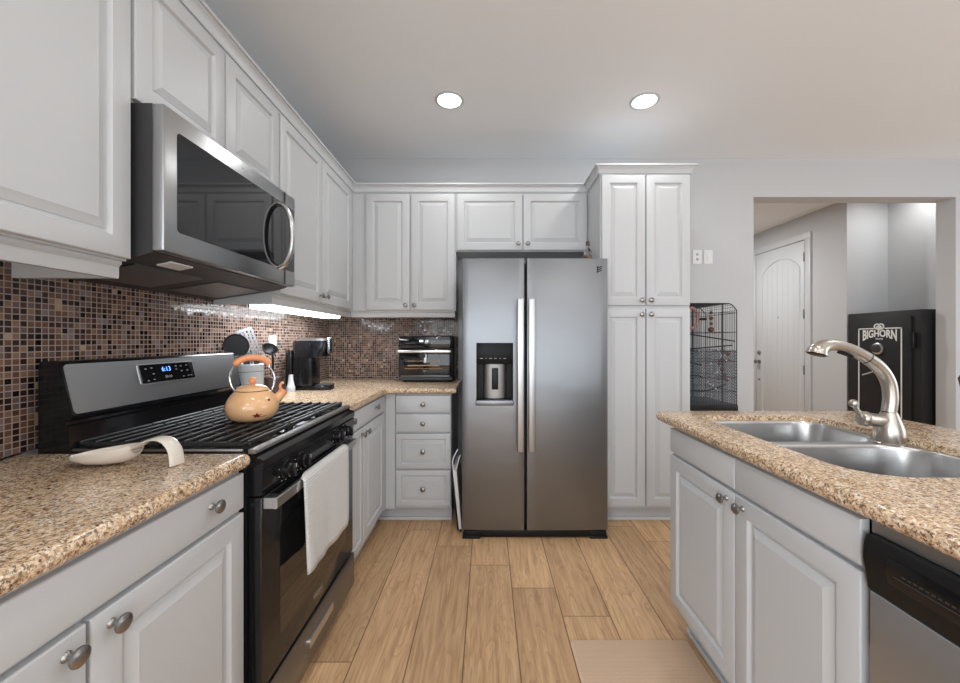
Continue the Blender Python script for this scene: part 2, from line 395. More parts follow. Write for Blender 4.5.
# baseboards
bm = B(); box(bm, 1.37, 2.229, YW-0.014, YW, 0, 0.10, 0.003); box(bm, 3.92, 5.4, YW-0.014, YW, 0, 0.10, 0.003); struct('baseboard_back', bm, 'trim')
bm = B(); box(bm, 3.846, 3.86, 4.13, 4.57, 0, 0.10, 0.003); box(bm, 3.846, 3.86, 5.60, 7.0, 0, 0.10, 0.003); struct('baseboard_entry', bm, 'trim')

# entry door in the wall X = 3.86, with arched plank panel
bm = B()
for y0, y1 in ((4.575, 4.655), (5.505, 5.585)): box(bm, 3.838, 3.86, y0, y1, 0, 2.4495, 0.001)
box(bm, 3.838, 3.86, 4.575, 5.585, 2.45, 2.53, 0.001)
d1 = struct('door_1', bm, 'trim')
bm = B(); box(bm, 3.842, 3.86, 4.665, 5.495, 0.01, 2.442, 0.002)
# arched raised moulding line and plank grooves standing on the leaf
ya, yb, zs, zr = 4.73, 5.37, 2.12, 2.29
arc = [(3.842, ya + (yb-ya)*i/16, zs + (zr-zs)*math.sin(PI*i/16)**0.7) for i in range(17)]
tube(bm, [(3.842, ya, 0.25)] + arc + [(3.842, yb, 0.25), (3.842, ya, 0.25)], 0.011, 6)
for i in range(1, 7):
    y = ya + (yb-ya)*i/7; tube(bm, [(3.8425, y, 0.26), (3.8425, y, zs + (zr-zs)*math.sin(PI*i/7)**0.7 - 0.01)], 0.0035, 5)
leaf = obj('door_leaf', bm, 'door_white', d1)
for z in (2.24, 1.55, 0.87): bx('hinge', 'nickel', d1, 3.833, 3.842, 4.652, 4.668, z-0.055, z+0.055)
bm = B(); lathe(bm, (3.842, 5.43, 0.93), [(0.03, 0), (0.03, 0.008), (0.012, 0.012), (0.012, 0.035), (0.027, 0.045), (0.027, 0.06), (0.015, 0.066)], 16, (-1, 0, 0)); obj('door_handle', bm, 'nickel', d1)
bm = B(); lathe(bm, (3.842, 5.43, 1.06), [(0.028, 0), (0.028, 0.012), (0.018, 0.02)], 16, (-1, 0, 0)); obj('deadbolt', bm, 'nickel', d1)
bm = B(); lathe(bm, (3.842, 5.08, 1.53), [(0.009, 0), (0.007, 0.006)], 10, (-1, 0, 0)); obj('peephole', bm, 'nickel', d1)
bm = B(); lathe(bm, (3.842, 5.43, 0.68), [(0.014, 0), (0.012, 0.01)], 10, (-1, 0, 0)); obj('door_latch', bm, 'nickel', d1)

# mosaic backsplash
bm = B(); box(bm, XW, XW+0.008, -1.2, YW, 0.9145, 1.455); struct('wall_left_backsplash', bm, 'mosaic')
bm = B(); box(bm, XW+0.008, -0.24, YW-0.008, YW, 0.9145, 1.455); struct('wall_back_backsplash', bm, 'mosaic')

# crown moulding, one run over all wall cabinets and round the pantry
def sweep(bm, path, prof):
    P = [Vector(q) for q in path]; n = len(P); rings = []
    for i in range(n):
        e1 = (P[i]-P[i-1]).normalized() if i else (P[1]-P[0]).normalized()
        e2 = (P[i+1]-P[i]).normalized() if i < n-1 else e1
        n1, n2 = Vector((e1.y, -e1.x)), Vector((e2.y, -e2.x)); mm = n1+n2; mm.normalize(); k = 1/mm.dot(n1)
        rings.append([(P[i].x + mm.x*k*o_, P[i].y + mm.y*k*o_, z) for o_, z in prof])
    loft(bm, rings)
CROWN = [(-0.01, 2.345), (0.004, 2.345), (0.004, 2.352), (0.012, 2.353), (0.012, 2.364), (0.014, 2.376), (0.020, 2.388), (0.028, 2.394), (0.028, 2.399), (0.037, 2.400), (0.037, 2.412), (-0.01, 2.412)]
bm = B(); sweep(bm, [(-1.02, -0.60), (-1.02, 2.92), (0.763, 2.92), (0.763, 2.60), (1.367, 2.60), (1.367, YW-0.001)], CROWN); struct('trim_1', bm, 'trim')

# ------------------------------------------------------------------ cabinets
DIRS = {'+x': (Vector((0, 1, 0)), Vector((1, 0, 0))), '-x': (Vector((0, 1, 0)), Vector((-1, 0, 0))), '-y': (Vector((1, 0, 0)), Vector((0, -1, 0)))}
def front(bm, face, plane, u0, u1, z0, z1, t=0.02, style='panel'):
    """cabinet front; plane = coordinate of the outer face"""
    U, N = DIRS[face]; base = N*abs(plane)*(1 if (N*1).dot(Vector((1, 1, 1)))*plane > 0 else -1)
    base = Vector((plane, 0, 0)) if face[1] == 'x' else Vector((0, plane, 0))
    def pt(i, d): return [base + U*a_ + Vector((0, 0, b_)) - N*d for a_, b_ in ((u0+i, z0+i), (u1-i, z0+i), (u1-i, z1-i), (u0+i, z1-i))]
    rings = [pt(0, t), pt(0, 0.004), pt(0.0015, 0.001), pt(0.004, 0)]
    if style == 'panel':
        f = 0.054
        rings += [pt(f, 0), pt(f+0.003, 0.0045), pt(f+0.006, 0.010), pt(f+0.012, 0.010), pt(f+0.014, 0.008), pt(f+0.034, 0.0015), pt(f+0.036, 0.0003)]
    elif style == 'slim':
        f = 0.035
        rings += [pt(f, 0), pt(f+0.003, 0.003), pt(f+0.005, 0.008), pt(f+0.010, 0.008), pt(f+0.012, 0.006), pt(f+0.030, 0.002), pt(f+0.031, 0.0005)]
    loft(bm, rings)
def knob(face, plane, u, z, parent):
    U, N = DIRS[face]; base = Vector((plane, 0, 0)) if face[1] == 'x' else Vector((0, plane, 0))
    bm = B(); lathe(bm, base + U*u + Vector((0, 0, z)), [(0.009, 0), (0.0085, 0.002), (0.0055, 0.005), (0.005, 0.012), (0.009, 0.016), (0.0150, 0.019), (0.0165, 0.022), (0.0160, 0.025), (0.012, 0.028), (0.005, 0.030)], 20, N)
    return obj('knob', bm, 'nickel', parent)
def fronts(root, face, plane, items, knobs=True):
    """items: (part name, u0, u1, z0, z1, style, [(knob u, knob z)...])"""
    for nm, u0, u1, z0, z1, st, ks in items:
        bm = B(); front(bm, face, plane, u0, u1, z0, z1, style=st); o = obj(nm, bm, 'cabinet', root, angle=25)
        for ku, kz in ks: knob(face, plane, ku, kz, o)

ZB0, ZB1 = 0.115, 0.752      # base doors
ZD0, ZD1 = 0.765, 0.862      # top drawers
ZT = 0.8755                  # underside of the worktops
# --- left run, near the camera
t1 = thing('base_cabinet', 'white base cabinet with one wide drawer under the near left worktop', 'cabinet', (-1.0, 0.66, 0))
bx('body', 'cabinet', t1, XW+0.001, -0.70, 0.235, 1.085, 0.10, ZT)
bx('toe_kick', 'toe', t1, XW+0.001, -0.745, 0.235, 1.085, 0.0, 0.10)
fronts(t1, '+x', -0.68, [('drawer', 0.243, 1.078, ZD0, ZD1, 'flat', [(0.95, 0.823), (0.37, 0.823)]),
    ('door', 0.663, 1.078, ZB0, ZB1, 'panel', [(0.697, 0.722)]), ('door', 0.243, 0.655, ZB0, ZB1, 'panel', [(0.622, 0.722)])])
t2 = thing('base_cabinet', 'white base cabinet beside the camera, left of the wide drawer unit', 'cabinet', (-1.0, -0.2, 0))
bx('body', 'cabinet', t2, XW+0.001, -0.70, -0.60, 0.234, 0.10, ZT)
bx('toe_kick', 'toe', t2, XW+0.001, -0.745, -0.60, 0.234, 0, 0.10)
fronts(t2, '+x', -0.68, [('drawer', -0.59, 0.227, ZD0, ZD1, 'flat', [(0.1, 0.823)]), ('door', -0.18, 0.227, ZB0, ZB1, 'panel', [(-0.15, 0.722)]), ('door', -0.59, -0.188, ZB0, ZB1, 'panel', [(-0.22, 0.722)])])
# --- left run, beyond the range, running into the corner
t3 = thing('base_cabinet', 'white corner base cabinet with two doors between range and drawer stack', 'cabinet', (-1.0, 2.3, 0))
bm = B(); box(bm, XW+0.001, -0.70, 1.868, 2.583, 0.10, ZT); box(bm, -0.70, -0.682, 2.552, 2.583, 0.10, ZT); obj('body', bm, 'cabinet', t3)
bx('toe_kick', 'toe', t3, XW+0.001, -0.745, 1.868, 2.583, 0, 0.10)
fronts(t3, '+x', -0.68, [('drawer', 1.875, 2.545, ZD0, ZD1, 'flat', [(2.345, 0.826), (1.925, 0.826)]),
    ('door', 1.875, 2.118, ZB0, ZB1, 'slim', [(2.085, 0.722)]), ('door', 2.126, 2.545, ZB0, ZB1, 'panel', [(2.165, 0.722)])])
# --- back run drawer stack
t4 = thing('drawer_cabinet', 'white stack of four drawers left of the fridge', 'cabinet', (-0.43, 2.9, 0))
bm = B(); box(bm, XW+0.001, -0.241, 2.60, YW-0.001, 0.10, ZT); obj('body', bm, 'cabinet', t4)
bx('filler', 'cabinet', t4, -0.681, -0.618, 2.585, 2.60, 0.10, ZT)
bx('toe_kick', 'toe', t4, -0.744, -0.243, 2.65, YW-0.001, 0, 0.10)
bm = B(); box(bm, -0.744, -0.243, 2.635, 2.65, 0, 0.022, 0.004); obj('shoe_moulding', bm, 'trim', t4)
kx = -0.4275
for z0, z1, st in ((0.748, 0.862, 'flat'), (0.617, 0.736, 'flat'), (0.372, 0.606, 'slim'), (0.118, 0.360, 'slim')):
    fronts(t4, '-y', 2.58, [('drawer', -0.612, -0.243, z0, z1, st, [(kx, (z0+z1)/2)])])

# --- wall cabinets
ZU0, ZU1 = 1.461, 2.336
def light_rail(root, face, plane, a_, b_, ends=()):
    bm = B(); s = 1 if face == '+x' else -1
    if face == '+x':
        prism(bm, [(plane-0.02, 1.407), (plane-0.002, 1.407), (plane, 1.412), (plane, 1.440), (plane+0.008, 1.448), (plane+0.008, 1.456), (plane-0.02, 1.456)], 'y', a_, b_)
        for e in ends: box(bm, XW+0.0085, plane-0.019, e-0.009, e+0.009, 1.407, 1.456)
    else:
        prism(bm, [(plane+0.02, 1.407), (plane+0.002, 1.407), (plane, 1.412), (plane, 1.440), (plane-0.008, 1.448), (plane-0.008, 1.456), (plane+0.02, 1.456)], 'x', a_, b_)
        for e in ends: box(bm, e-0.009, e+0.009, plane+0.019, YW-0.0085, 1.407, 1.456)
    return obj('light_rail', bm, 'cabinet', root)
w1 = thing('wall_cabinet', 'white wall cabinet at the top left, beside the near end of the microwave', 'cabinet', (-1.17, 0.67, 1.456))
bx('body', 'cabinet', w1, XW+0.001, -1.02, 0.27, 1.088, 1.456, 2.405)
fronts(w1, '+x', -1.0, [('door', 0.685, 1.083, ZU0, ZU1, 'panel', []), ('door', 0.278, 0.679, ZU0, ZU1, 'panel', [])])
light_rail(w1, '+x', -1.04, 0.27, 1.088, (1.079,))
w0 = thing('wall_cabinet', 'white wall cabinet above and beside the camera on the left wall', 'cabinet', (-1.17, -0.2, 1.456))
bx('body', 'cabinet', w0, XW+0.001, -1.02, -0.60, 0.269, 1.456, 2.405)
fronts(w0, '+x', -1.0, [('door', -0.16, 0.262, ZU0, ZU1, 'panel', []), ('door', -0.59, -0.167, ZU0, ZU1, 'panel', [])])
w2 = thing('wall_cabinet', 'short white two-door wall cabinet directly above the microwave', 'cabinet', (-1.17, 1.47, 1.916))
bx('body', 'cabinet', w2, XW+0.001, -1.02, 1.089, 1.860, 1.916, 2.405)
fronts(w2, '+x', -1.0, [('door', 1.096, 1.471, 1.922, ZU1, 'panel', []), ('door', 1.479, 1.854, 1.922, ZU1, 'panel', [])])
w3 = thing('wall_cabinet', 'tall white wall cabinet in the corner above the coffee maker', 'cabinet', (-1.17, 2.35, 1.456))
bx('body', 'cabinet', w3, XW+0.001, -1.02, 1.861, YW-0.001, 1.456, 2.405)
fronts(w3, '+x', -1.0, [('door', 1.868, 2.336, ZU0, ZU1, 'panel', [(2.30, 1.500)]), ('door', 2.344, 2.840, ZU0, ZU1, 'panel', [(2.378, 1.500)])])
light_rail(w3, '+x', -1.04, 1.861, 2.944, (1.870,))
w4 = thing('wall_cabinet', 'white two-door wall cabinet above the toaster oven', 'cabinet', (-0.62, 3.07, 1.456))
bm = B(); box(bm, -1.019, -0.236, 2.92, YW-0.001, 1.456, 2.405); obj('body', bm, 'cabinet', w4)
fronts(w4, '-y', 2.90, [('door', -0.913, -0.584, ZU0, ZU1, 'panel', [(-0.612, 1.495)]), ('door', -0.572, -0.243, ZU0, ZU1, 'panel', [(-0.545, 1.495)])])
light_rail(w4, '-y', 2.94, -1.038, -0.245, (-0.254,))
w5 = thing('wall_cabinet', 'short white two-door wall cabinet over the fridge', 'cabinet', (0.26, 3.07, 1.905))
bx('body', 'cabinet', w5, -0.235, 0.762, 2.92, YW-0.001, 1.905, 2.405)
fronts(w5, '-y', 2.90, [('door', -0.226, 0.266, 1.912, ZU1, 'panel', [(0.235, 1.958)]), ('door', 0.275, 0.752, 1.912, ZU1, 'panel', [(0.306, 1.958)])])
# --- pantry
pn = thing('pantry_cabinet', 'tall white four-door pantry cabinet right of the fridge', 'cabinet', (1.065, 2.9, 0))
bx('body', 'cabinet', pn, 0.763, 1.367, 2.60, YW-0.001, 0.10, 2.405)
bx('toe_kick', 'toe', pn, 0.765, 1.365, 2.65, YW-0.001, 0, 0.10)
bm = B(); box(bm, 0.765, 1.365, 2.635, 2.65, 0, 0.022, 0.004); obj('shoe_moulding', bm, 'trim', pn)
fronts(pn, '-y', 2.58, [('door', 0.770, 1.062, 1.466, 2.343, 'panel', [(1.035, 1.500)]), ('door', 1.069, 1.362, 1.466, 2.343, 'panel', [(1.097, 1.500)]),
    ('door', 0.770, 1.062, 0.118, 1.444, 'panel', [(1.035, 1.405)]), ('door', 1.069, 1.362, 0.118, 1.444, 'panel', [(1.097, 1.405)])])
# --- island
XI = 0.775
i1 = thing('sink_base_cabinet', 'white island cabinet with two doors below the sink', 'cabinet', (1.08, 1.21, 0))
bm = B(); box(bm, XI+0.02, 1.38, 0.787, 1.634, 0.13, 0.60); box(bm, XI+0.02, 0.84, 0.787, 1.634, 0.60, ZT); box(bm, XI+0.02, 1.38, 1.626, 1.634, 0.60, ZT); box(bm, XI+0.02, 1.38, 0.787, 0.80, 0.60, ZT); box(bm, 1.365, 1.38, 0.787, 1.634, 0.60, ZT)
obj('body', bm, 'cabinet', i1)
bx('toe_kick', 'toe', i1, 0.850, 1.37, 0.787, 1.626, 0, 0.13)
bm = B(); box(bm, 0.838, 0.850, 0.787, 1.626, 0, 0.022, 0.004); obj('shoe_moulding', bm, 'trim', i1)
fronts(i1, '-x', XI, [('drawer_front', 1.209, 1.630, ZD0, ZD1, 'flat', []), ('drawer_front', 0.80, 1.203, ZD0, ZD1, 'flat', []),
    ('door', 1.209, 1.630, 0.135, ZB1, 'panel', [(1.247, 0.722)]), ('door', 0.80, 1.203, 0.135, ZB1, 'panel', [(1.168, 0.722)])])
i2 = thing('base_cabinet', 'white island base cabinet on the near side of the dishwasher', 'cabinet', (1.08, -0.2, 0))
bx('body', 'cabinet', i2, XI+0.02, 1.38, -0.60, 0.168, 0.13, ZT); bx('toe_kick', 'toe', i2, 0.85, 1.37, -0.60, 0.168, 0, 0.13)
fronts(i2, '-x', XI, [('drawer', -0.59, 0.16, ZD0, ZD1, 'flat', [(-0.2, 0.823)]), ('door', -0.21, 0.16, 0.135, ZB1, 'panel', [(-0.18, 0.722)]), ('door', -0.59, -0.218, 0.135, ZB1, 'panel', [(-0.25, 0.722)])])
bm = B(); box(bm, 1.3805, 1.42, -0.60, 1.634, 0, ZT); ip = tag(obj('island_back_panel', bm, 'cabinet'), 'white panel closing the back of the island', 'panel')

# ------------------------------------------------------------------ worktops
def slab(bm, outline, z0, z1, hole=None, r=0.016):
    zs = []
    for i in range(7):
        a_ = -PI/2 + PI*i/6; zs.append((r*(1-math.cos(a_)), (z0+z1)/2 + (z1-z0)/2*math.sin(a_)))
    rings = [[(x, y, z) for x, y in inset(outline, d)] for d, z in zs]
    if hole is None: loft(bm, rings); return
    R = loft(bm, rings, False, False)
    HT = [bm.verts.new((x, y, z1)) for x, y in hole]; HB = [bm.verts.new((x, y, z0)) for x, y in hole]; n = len(hole)
    for i in range(n): bm.faces.new((HT[i], HT[(i+1) % n], HB[(i+1) % n], HB[i]))
    for ring, h in ((R[-1], HT), (R[0], HB)):
        es = [bm.edges.get((ring[i], ring[(i+1) % len(ring)])) for i in range(len(ring))] + [bm.edges.get((h[i], h[(i+1) % n])) for i in range(n)]
        bmesh.ops.triangle_fill(bm, use_beauty=True, use_dissolve=False, edges=es)
ZC = 0.914
bm = B(); slab(bm, rrect(XW+0.0005, -0.665, -0.62, 1.097, [0.005, 0.020, 0.002, 0.002], 4), 0.876, ZC)
tag(obj('worktop', bm, 'granite'), 'speckled tan granite worktop in the near left corner, holding the spoon rest', 'worktop')
bm = B()
out = [(XW+0.0005, 1.865), (-0.665, 1.865), (-0.665, 2.46), (-0.655, 2.52), (-0.585, 2.553), (-0.205, 2.553), (-0.205, YW-0.0085), (XW+0.0005, YW-0.0085)]
slab(bm, out, 0.876, ZC)
tag(obj('worktop', bm, 'granite'), 'speckled granite corner worktop under the coffee maker and toaster oven', 'worktop')
CUT = rrect(0.885, 1.375, 0.895, 1.63, [0.11, 0.10, 0.05, 0.12], 8)
bm = B(); slab(bm, rrect(0.753, 1.69, -0.62, 1.755, [0.02, 0.06, 0.05, 0.02], 6), 0.876, ZC, hole=CUT[::-1])
tag(obj('worktop', bm, 'granite'), 'speckled granite island worktop around the double sink', 'worktop')

# ------------------------------------------------------------------ sink and faucet
sk = thing('kitchen_sink', 'stainless steel double-bowl sink set into the island worktop', 'sink', (1.13, 1.28, 0.69))
far = rrect(0.897, 1.362, 1.290, 1.619, [0.11, 0.09, 0.045, 0.05], 8)
near = rrect(0.897, 1.362, 0.910, 1.256, [0.10, 0.11, 0.05, 0.10], 8)
bm = B()
ZS = 0.8935
co = inset(CUT, 0.0008)
top = [bm.verts.new((x, y, ZS)) for x, y in co]; es = [bm.edges.new((top[i], top[(i+1) % len(top)])) for i in range(len(top))]
for hole in (far, near):
    hv = [bm.verts.new((x, y, ZS)) for x, y in hole]; es += [bm.edges.new((hv[i], hv[(i+1) % len(hv)])) for i in range(len(hv))]
bmesh.ops.triangle_fill(bm, use_beauty=True, use_dissolve=False, edges=es)
ov = [bm.verts.new((x, y, 0.880)) for x, y in co]
for i in range(len(co)): bm.faces.new((top[i], top[(i+1) % len(co)], ov[(i+1) % len(co)], ov[i]))
obj('rim', bm, 'steel_sink', sk)
for hole in (far, near):
    bm = B(); rings = []
    for d, z in ((0, ZS), (0.003, ZS-0.004), (0.005, ZS-0.012), (0.010, 0.76), (0.014, 0.73), (0.024, 0.712), (0.04, 0.703), (0.065, 0.700)): rings.append([(x, y, z) for x, y in inset(hole, d)])
    cx_, cy_ = sum(p_[0] for p_ in hole)/len(hole), sum(p_[1] for p_ in hole)/len(hole)
    rings.append([(cx_ + 0.3*(x-cx_), cy_ + 0.3*(y-cy_), 0.697) for x, y in inset(hole, 0.065)])
    loft(bm, rings, False, True)
    bo = obj('bowl', bm, 'steel_sink', sk, mods=None)
    bm = B(); lathe(bm, (cx_, cy_, 0.6975), [(0.045, 0), (0.045, 0.002), (0.036, 0.003), (0.030, -0.0), (0.01, 0.0005)], 24); obj('drain', bm, 'chrome', bo)
fc = thing('kitchen_faucet', 'brushed nickel pull-out faucet standing behind the sink divider', 'faucet', (1.333, 1.27, ZS+0.0005))
FX, FY = 1.326, 1.27
bm = B(); lathe(bm, (FX, FY, ZS+0.0005), [(0.041, 0), (0.041, 0.003), (0.0385, 0.005), (0.0400, 0.02), (0.0400, 0.036), (0.0375, 0.052), (0.033, 0.068), (0.027, 0.084), (0.0222, 0.098), (0.0205, 0.1025)], 36); obj('base', bm, 'steel_faucet', fc)
def fp(px, py): return ((px-487)/385*FY, FY, 1.234-(py-340)/385*FY)
pts = [(FX, FY, 0.9965), fp(890.5, 400), fp(890, 390), fp(887.8, 381), fp(882.6, 371.8), fp(875.3, 364.2), fp(867, 358.3)]
pth = smooth_pts(pts, 5)
bm = B(); tube(bm, pth, [0.0198]*len(pth), 24); obj('neck', bm, 'steel_faucet', fc)
bm = B(); lathe(bm, pth[-1], [(0.0201, -0.001), (0.0201, 0.003)], 24, (pth[-1]-pth[-2])); obj('seam_ring', bm, 'dark_grey', fc)
pts = [fp(866.2, 357.8), fp(853, 350.4), fp(841, 346.2), fp(831, 345.2), fp(823, 346.8), fp(818, 350.5), fp(816.5, 354)]
pth = smooth_pts(pts, 5); k = len(pth)
rad = [0.0195, 0.0180, 0.0172, 0.0180, 0.022, 0.0285, 0.031]
rr_ = [rad[min(i//5, 6)] + (rad[min(i//5+1, 6)]-rad[min(i//5, 6)])*((i % 5)/5) for i in range(k)]
bm = B(); tube(bm, pth, rr_, 24); sp = obj('spray_head', bm, 'steel_faucet', fc)
bm = B(); d_ = (pth[-1]-pth[-2]).normalized(); lathe(bm, pth[-1], [(0.026, 0.0002), (0.025, 0.003), (0.006, 0.004)], 20, d_); obj('nozzle', bm, 'black_matte', sp)
bm = B(); c0 = Vector(fp(843, 356)); tube(bm, [fp(853, 356.8), fp(846, 354.2), fp(838, 352.2)], [0.004, 0.006, 0.004], 8); obj('spray_button', bm, 'black_matte', sp)
bm = B(); lathe(bm, (FX-0.015, FY, 0.967), [(0.021, 0), (0.021, 0.055), (0.024, 0.060), (0.024, 0.074), (0.020, 0.080), (0.005, 0.082)], 24, (-1, 0, 0.12)); hb = obj('valve', bm, 'steel_faucet', fc)
bm = B(); tube(bm, smooth_pts([fp(863, 421), fp(860, 415), fp(857, 410), fp(854.5, 406)], 4), [0.009]*4+[0.008]*4+[0.007]*4+[0.007], 14)
bmesh.ops.create_uvsphere(bm, u_segments=16, v_segments=10, radius=0.0135, matrix=Matrix.Translation(fp(853.5, 403.5))); obj('lever', bm, 'steel_faucet', hb)

# ------------------------------------------------------------------ dishwasher
dw = thing('dishwasher', 'stainless dishwasher with black control console in the island', 'dishwasher', (1.08, 0.476, 0))
bx('tub', 'dark_grey', dw, 0.80, 1.36, 0.172, 0.782, 0.10, 0.866)
bx('toe_panel', 'black_matte', dw, 0.85, 1.34, 0.172, 0.782, 0.0, 0.098)
bm = B(); box(bm, XI-0.002, 0.80, 0.175, 0.779, 0.11, 0.731, 0.004); obj('door', bm, 'steel_dw', dw)
bm = B(); prism(bm, [(0.80, 0.733), (0.773, 0.733), (0.768, 0.765), (0.763, 0.795), (0.765, 0.822), (0.770, 0.841), (0.80, 0.843)], 'y', 0.175, 0.781); cs = obj('console', bm, 'black_matte', dw)
bm = B(); prism(bm, [(0.770, 0.768), (0.765, 0.770), (0.760, 0.795), (0.7625, 0.820), (0.768, 0.822)], 'y', 0.45, 0.735); hp = obj('pocket_bezel', bm, 'black', cs)
bm = B()
for i in range(22): box(bm, 0.7600, 0.7610, 0.50+i*0.0095, 0.506+i*0.0095, 0.797, 0.800)
box(bm, 0.7590, 0.7615, 0.485, 0.720, 0.790, 0.7915); obj('vent_line', bm, 'dark_grey', hp)
for i in range(5):
    bm = B(); box(bm, 0.7620, 0.7655, 0.26+i*0.035, 0.283+i*0.035, 0.790, 0.800, 0.0015); obj('button', bm, 'grey_print', cs)
bx('mounting_rail', 'steel', dw, 0.785, 0.80, 0.175, 0.785, 0.8435, 0.872)

# ------------------------------------------------------------------ range
RY0, RY1 = 1.101, 1.859
rg = thing('gas_range', 'black and stainless freestanding gas range on the left wall', 'range', (-0.98, 1.48, 0))
bx('body', 'black_matte', rg, -1.285, -0.69, RY0, RY1, 0.035, 0.900, bev=0.003)
for x in (-1.2, -0.72):
    for y in (RY0+0.05, RY1-0.05):
        bm = B(); lathe(bm, (x, y, 0), [(0.018, 0), (0.018, 0.008), (0.010, 0.010), (0.010, 0.035)], 12); obj('foot', bm, 'black_matte', rg)
bm = B(); box(bm, -1.21, -0.69, RY0+0.001, RY1-0.001, 0.901, 0.912, 0.003); ct = obj('cooktop', bm, 'cooktop_black', rg)
bm = B(); prism(bm, [(-0.684, 0.9125), (-0.684, 0.919), (-0.681, 0.922), (-0.668, 0.920), (-0.662, 0.916), (-0.660, 0.909), (-0.683, 0.9065)], 'y', RY0+0.001, RY1-0.001)
box(bm, -1.21, -0.70, RY0+0.0015, RY0+0.010, 0.9125, 0.921, 0.002); box(bm, -1.21, -0.70, RY1-0.012, RY1-0.0005, 0.9125, 0.921, 0.002)
obj('edge_trim', bm, 'steel_trim', ct)
burners = [(-0.84, 1.24), (-0.84, 1.72), (-1.08, 1.24), (-1.08, 1.72), (-0.96, 1.48)]
for x, y in burners:
    bm = B(); lathe(bm, (x, y, 0.9125), [(0.048, 0), (0.045, 0.004), (0.034, 0.005), (0.034, 0.007), (0.042, 0.008), (0.042, 0.010), (0.036, 0.012), (0.004, 0.0125)], 24); obj('burner', bm, 'iron', ct)
for g_ in range(3):
    y0 = RY0+0.020+g_*0.2405; y1 = y0+0.236; bm = B(); zt0, zt1 = 0.928, 0.940
    xs = [-1.185, -1.142, -1.099, -1.056, -1.013, -0.970, -0.927, -0.884, -0.841, -0.798, -0.755, -0.720, -0.697]
    for i, x in enumerate(xs): box(bm, x-0.0055, x+0.0055, y0, y1, zt0, zt1, 0.0025, 1)
    for y in (y0+0.006, (y0+y1)/2, y1-0.006): box(bm, -1.19, -0.690, y-0.005, y+0.005, zt0-0.006, zt1-0.005, 0.0025, 1)
    for x in (-1.18, -0.95, -0.70):
        for y in (y0+0.008, y1-0.008): box(bm, x-0.007, x+0.007, y-0.007, y+0.007, 0.9125, zt0+0.001)
    obj('grate', bm, 'iron', ct)
# front fascia
bm = B(); prism(bm, [(-0.69, 0.904), (-0.668, 0.905), (-0.660, 0.898), (-0.645, 0.893), (-0.640, 0.888), (-0.640, 0.866), (-0.646, 0.861), (-0.642, 0.857), (-0.645, 0.788), (-0.69, 0.785)], 'y', RY0, RY1)
cp = obj('control_panel', bm, 'black', rg)
for y in (1.225, 1.325, 1.645, 1.745):
    bm = B(); lathe(bm, (-0.6435, y, 0.822), [(0.029, 0), (0.029, 0.004), (0.024, 0.006), (0.023, 0.020), (0.019, 0.024), (0.004, 0.025)], 24, (1, 0, 0)); box(bm, -0.622, -0.606, y-0.005, y+0.005, 0.801, 0.843, 0.003)
    kb = obj('knob', bm, 'black', cp)
    bm = B(); box(bm, -0.6062, -0.6056, y-0.0012, y+0.0012, 0.831, 0.842); obj('pointer_mark', bm, 'white_enamel', kb)
    bm = B()
    for a_ in range(0, 360, 40):
        q_ = math.radians(a_); box(bm, -0.6436, -0.6430, y+0.036*math.cos(q_)-0.002, y+0.036*math.cos(q_)+0.002, 0.822+0.034*math.sin(q_)-0.0012, 0.822+0.034*math.sin(q_)+0.0012)
    obj('dial_marks', bm, 'white_enamel', cp)
bm = B(); box(bm, -0.689, -0.646, RY0+0.004, RY1-0.004, 0.222, 0.781, 0.005); dr = obj('oven_door', bm, 'black', rg)
bm = B(); poly = rrect(RY0+0.10, RY1-0.10, 0.31, 0.66, 0.015, 3); prism(bm, poly, 'x', -0.6462, -0.6452); obj('window', bm, 'black_glass', dr)
bm = B(); prism(bm, [(-0.609, 0.745), (-0.606, 0.748), (-0.606, 0.775), (-0.609, 0.778), (-0.617, 0.778), (-0.617, 0.745)], 'y', RY0+0.012, RY1-0.07)
for y0, y1 in ((RY0+0.012, RY0+0.045), (RY1-0.10, RY1-0.07)): box(bm, -0.6465, -0.616, y0, y1, 0.746, 0.777)
hd = obj('handle', bm, 'steel_handle', dr)
text('Whirlpool', 0.022, (-0.6448, 1.47, 0.272), (0, 1, 0), (0, 0, 1), 'steel_handle', dr, width=0.075)
bm = B(); prism(bm, [(-0.69, 0.046), (-0.652, 0.046), (-0.642, 0.060), (-0.640, 0.205), (-0.645, 0.214), (-0.69, 0.214)], 'y', RY0+0.004, RY1-0.004); dw_ = obj('storage_drawer', bm, 'steel_dark', rg)
bm = B(); poly = rrect(1.375, 1.585, 0.128, 0.160, 0.008, 3); prism(bm, poly, 'x', -0.643, -0.632); obj('drawer_pull', bm, 'steel_handle', dw_)
# backguard
bm = B(); prism(bm, [(-1.285, 0.90), (-1.285, 1.160), (-1.278, 1.172), (-1.240, 1.1745), (-1.228, 1.1725), (-1.222, 1.166), (-1.186, 1.016), (-1.190, 1.006), (-1.206, 0.998), (-1.205, 0.99), (-1.198, 0.985), (-1.194, 0.93), (-1.186, 0.9125), (-1.20, 0.90)], 'y', RY0+0.001, RY1-0.001)
bg = obj('backguard', bm, 'black', rg)
sl = Vector((-1.186+1.222, 0, 1.016-1.166)).normalized(); nn_ = Vector((0.150, 0, 0.036)).normalized()
def slant(poly, lift0, lift1, bm):
    o_ = Vector((-1.204, 0, 1.091))
    loft(bm, [[o_ + Vector((0, u_, 0)) - sl*v_ + nn_*l_ for u_, v_ in poly] for l_ in (lift0, lift1)])
bm = B(); slant(rrect(RY0+0.006, RY1-0.006, -0.073, 0.074, 0.012, 4), -0.001, 0.0015, bm); fs = obj('fascia', bm, 'steel', bg)
bm = B(); slant(rrect(1.335, 1.585, -0.016, 0.060, 0.006, 3), 0.0012, 0.0040, bm); obj('display_frame', bm, 'steel_handle', bg)
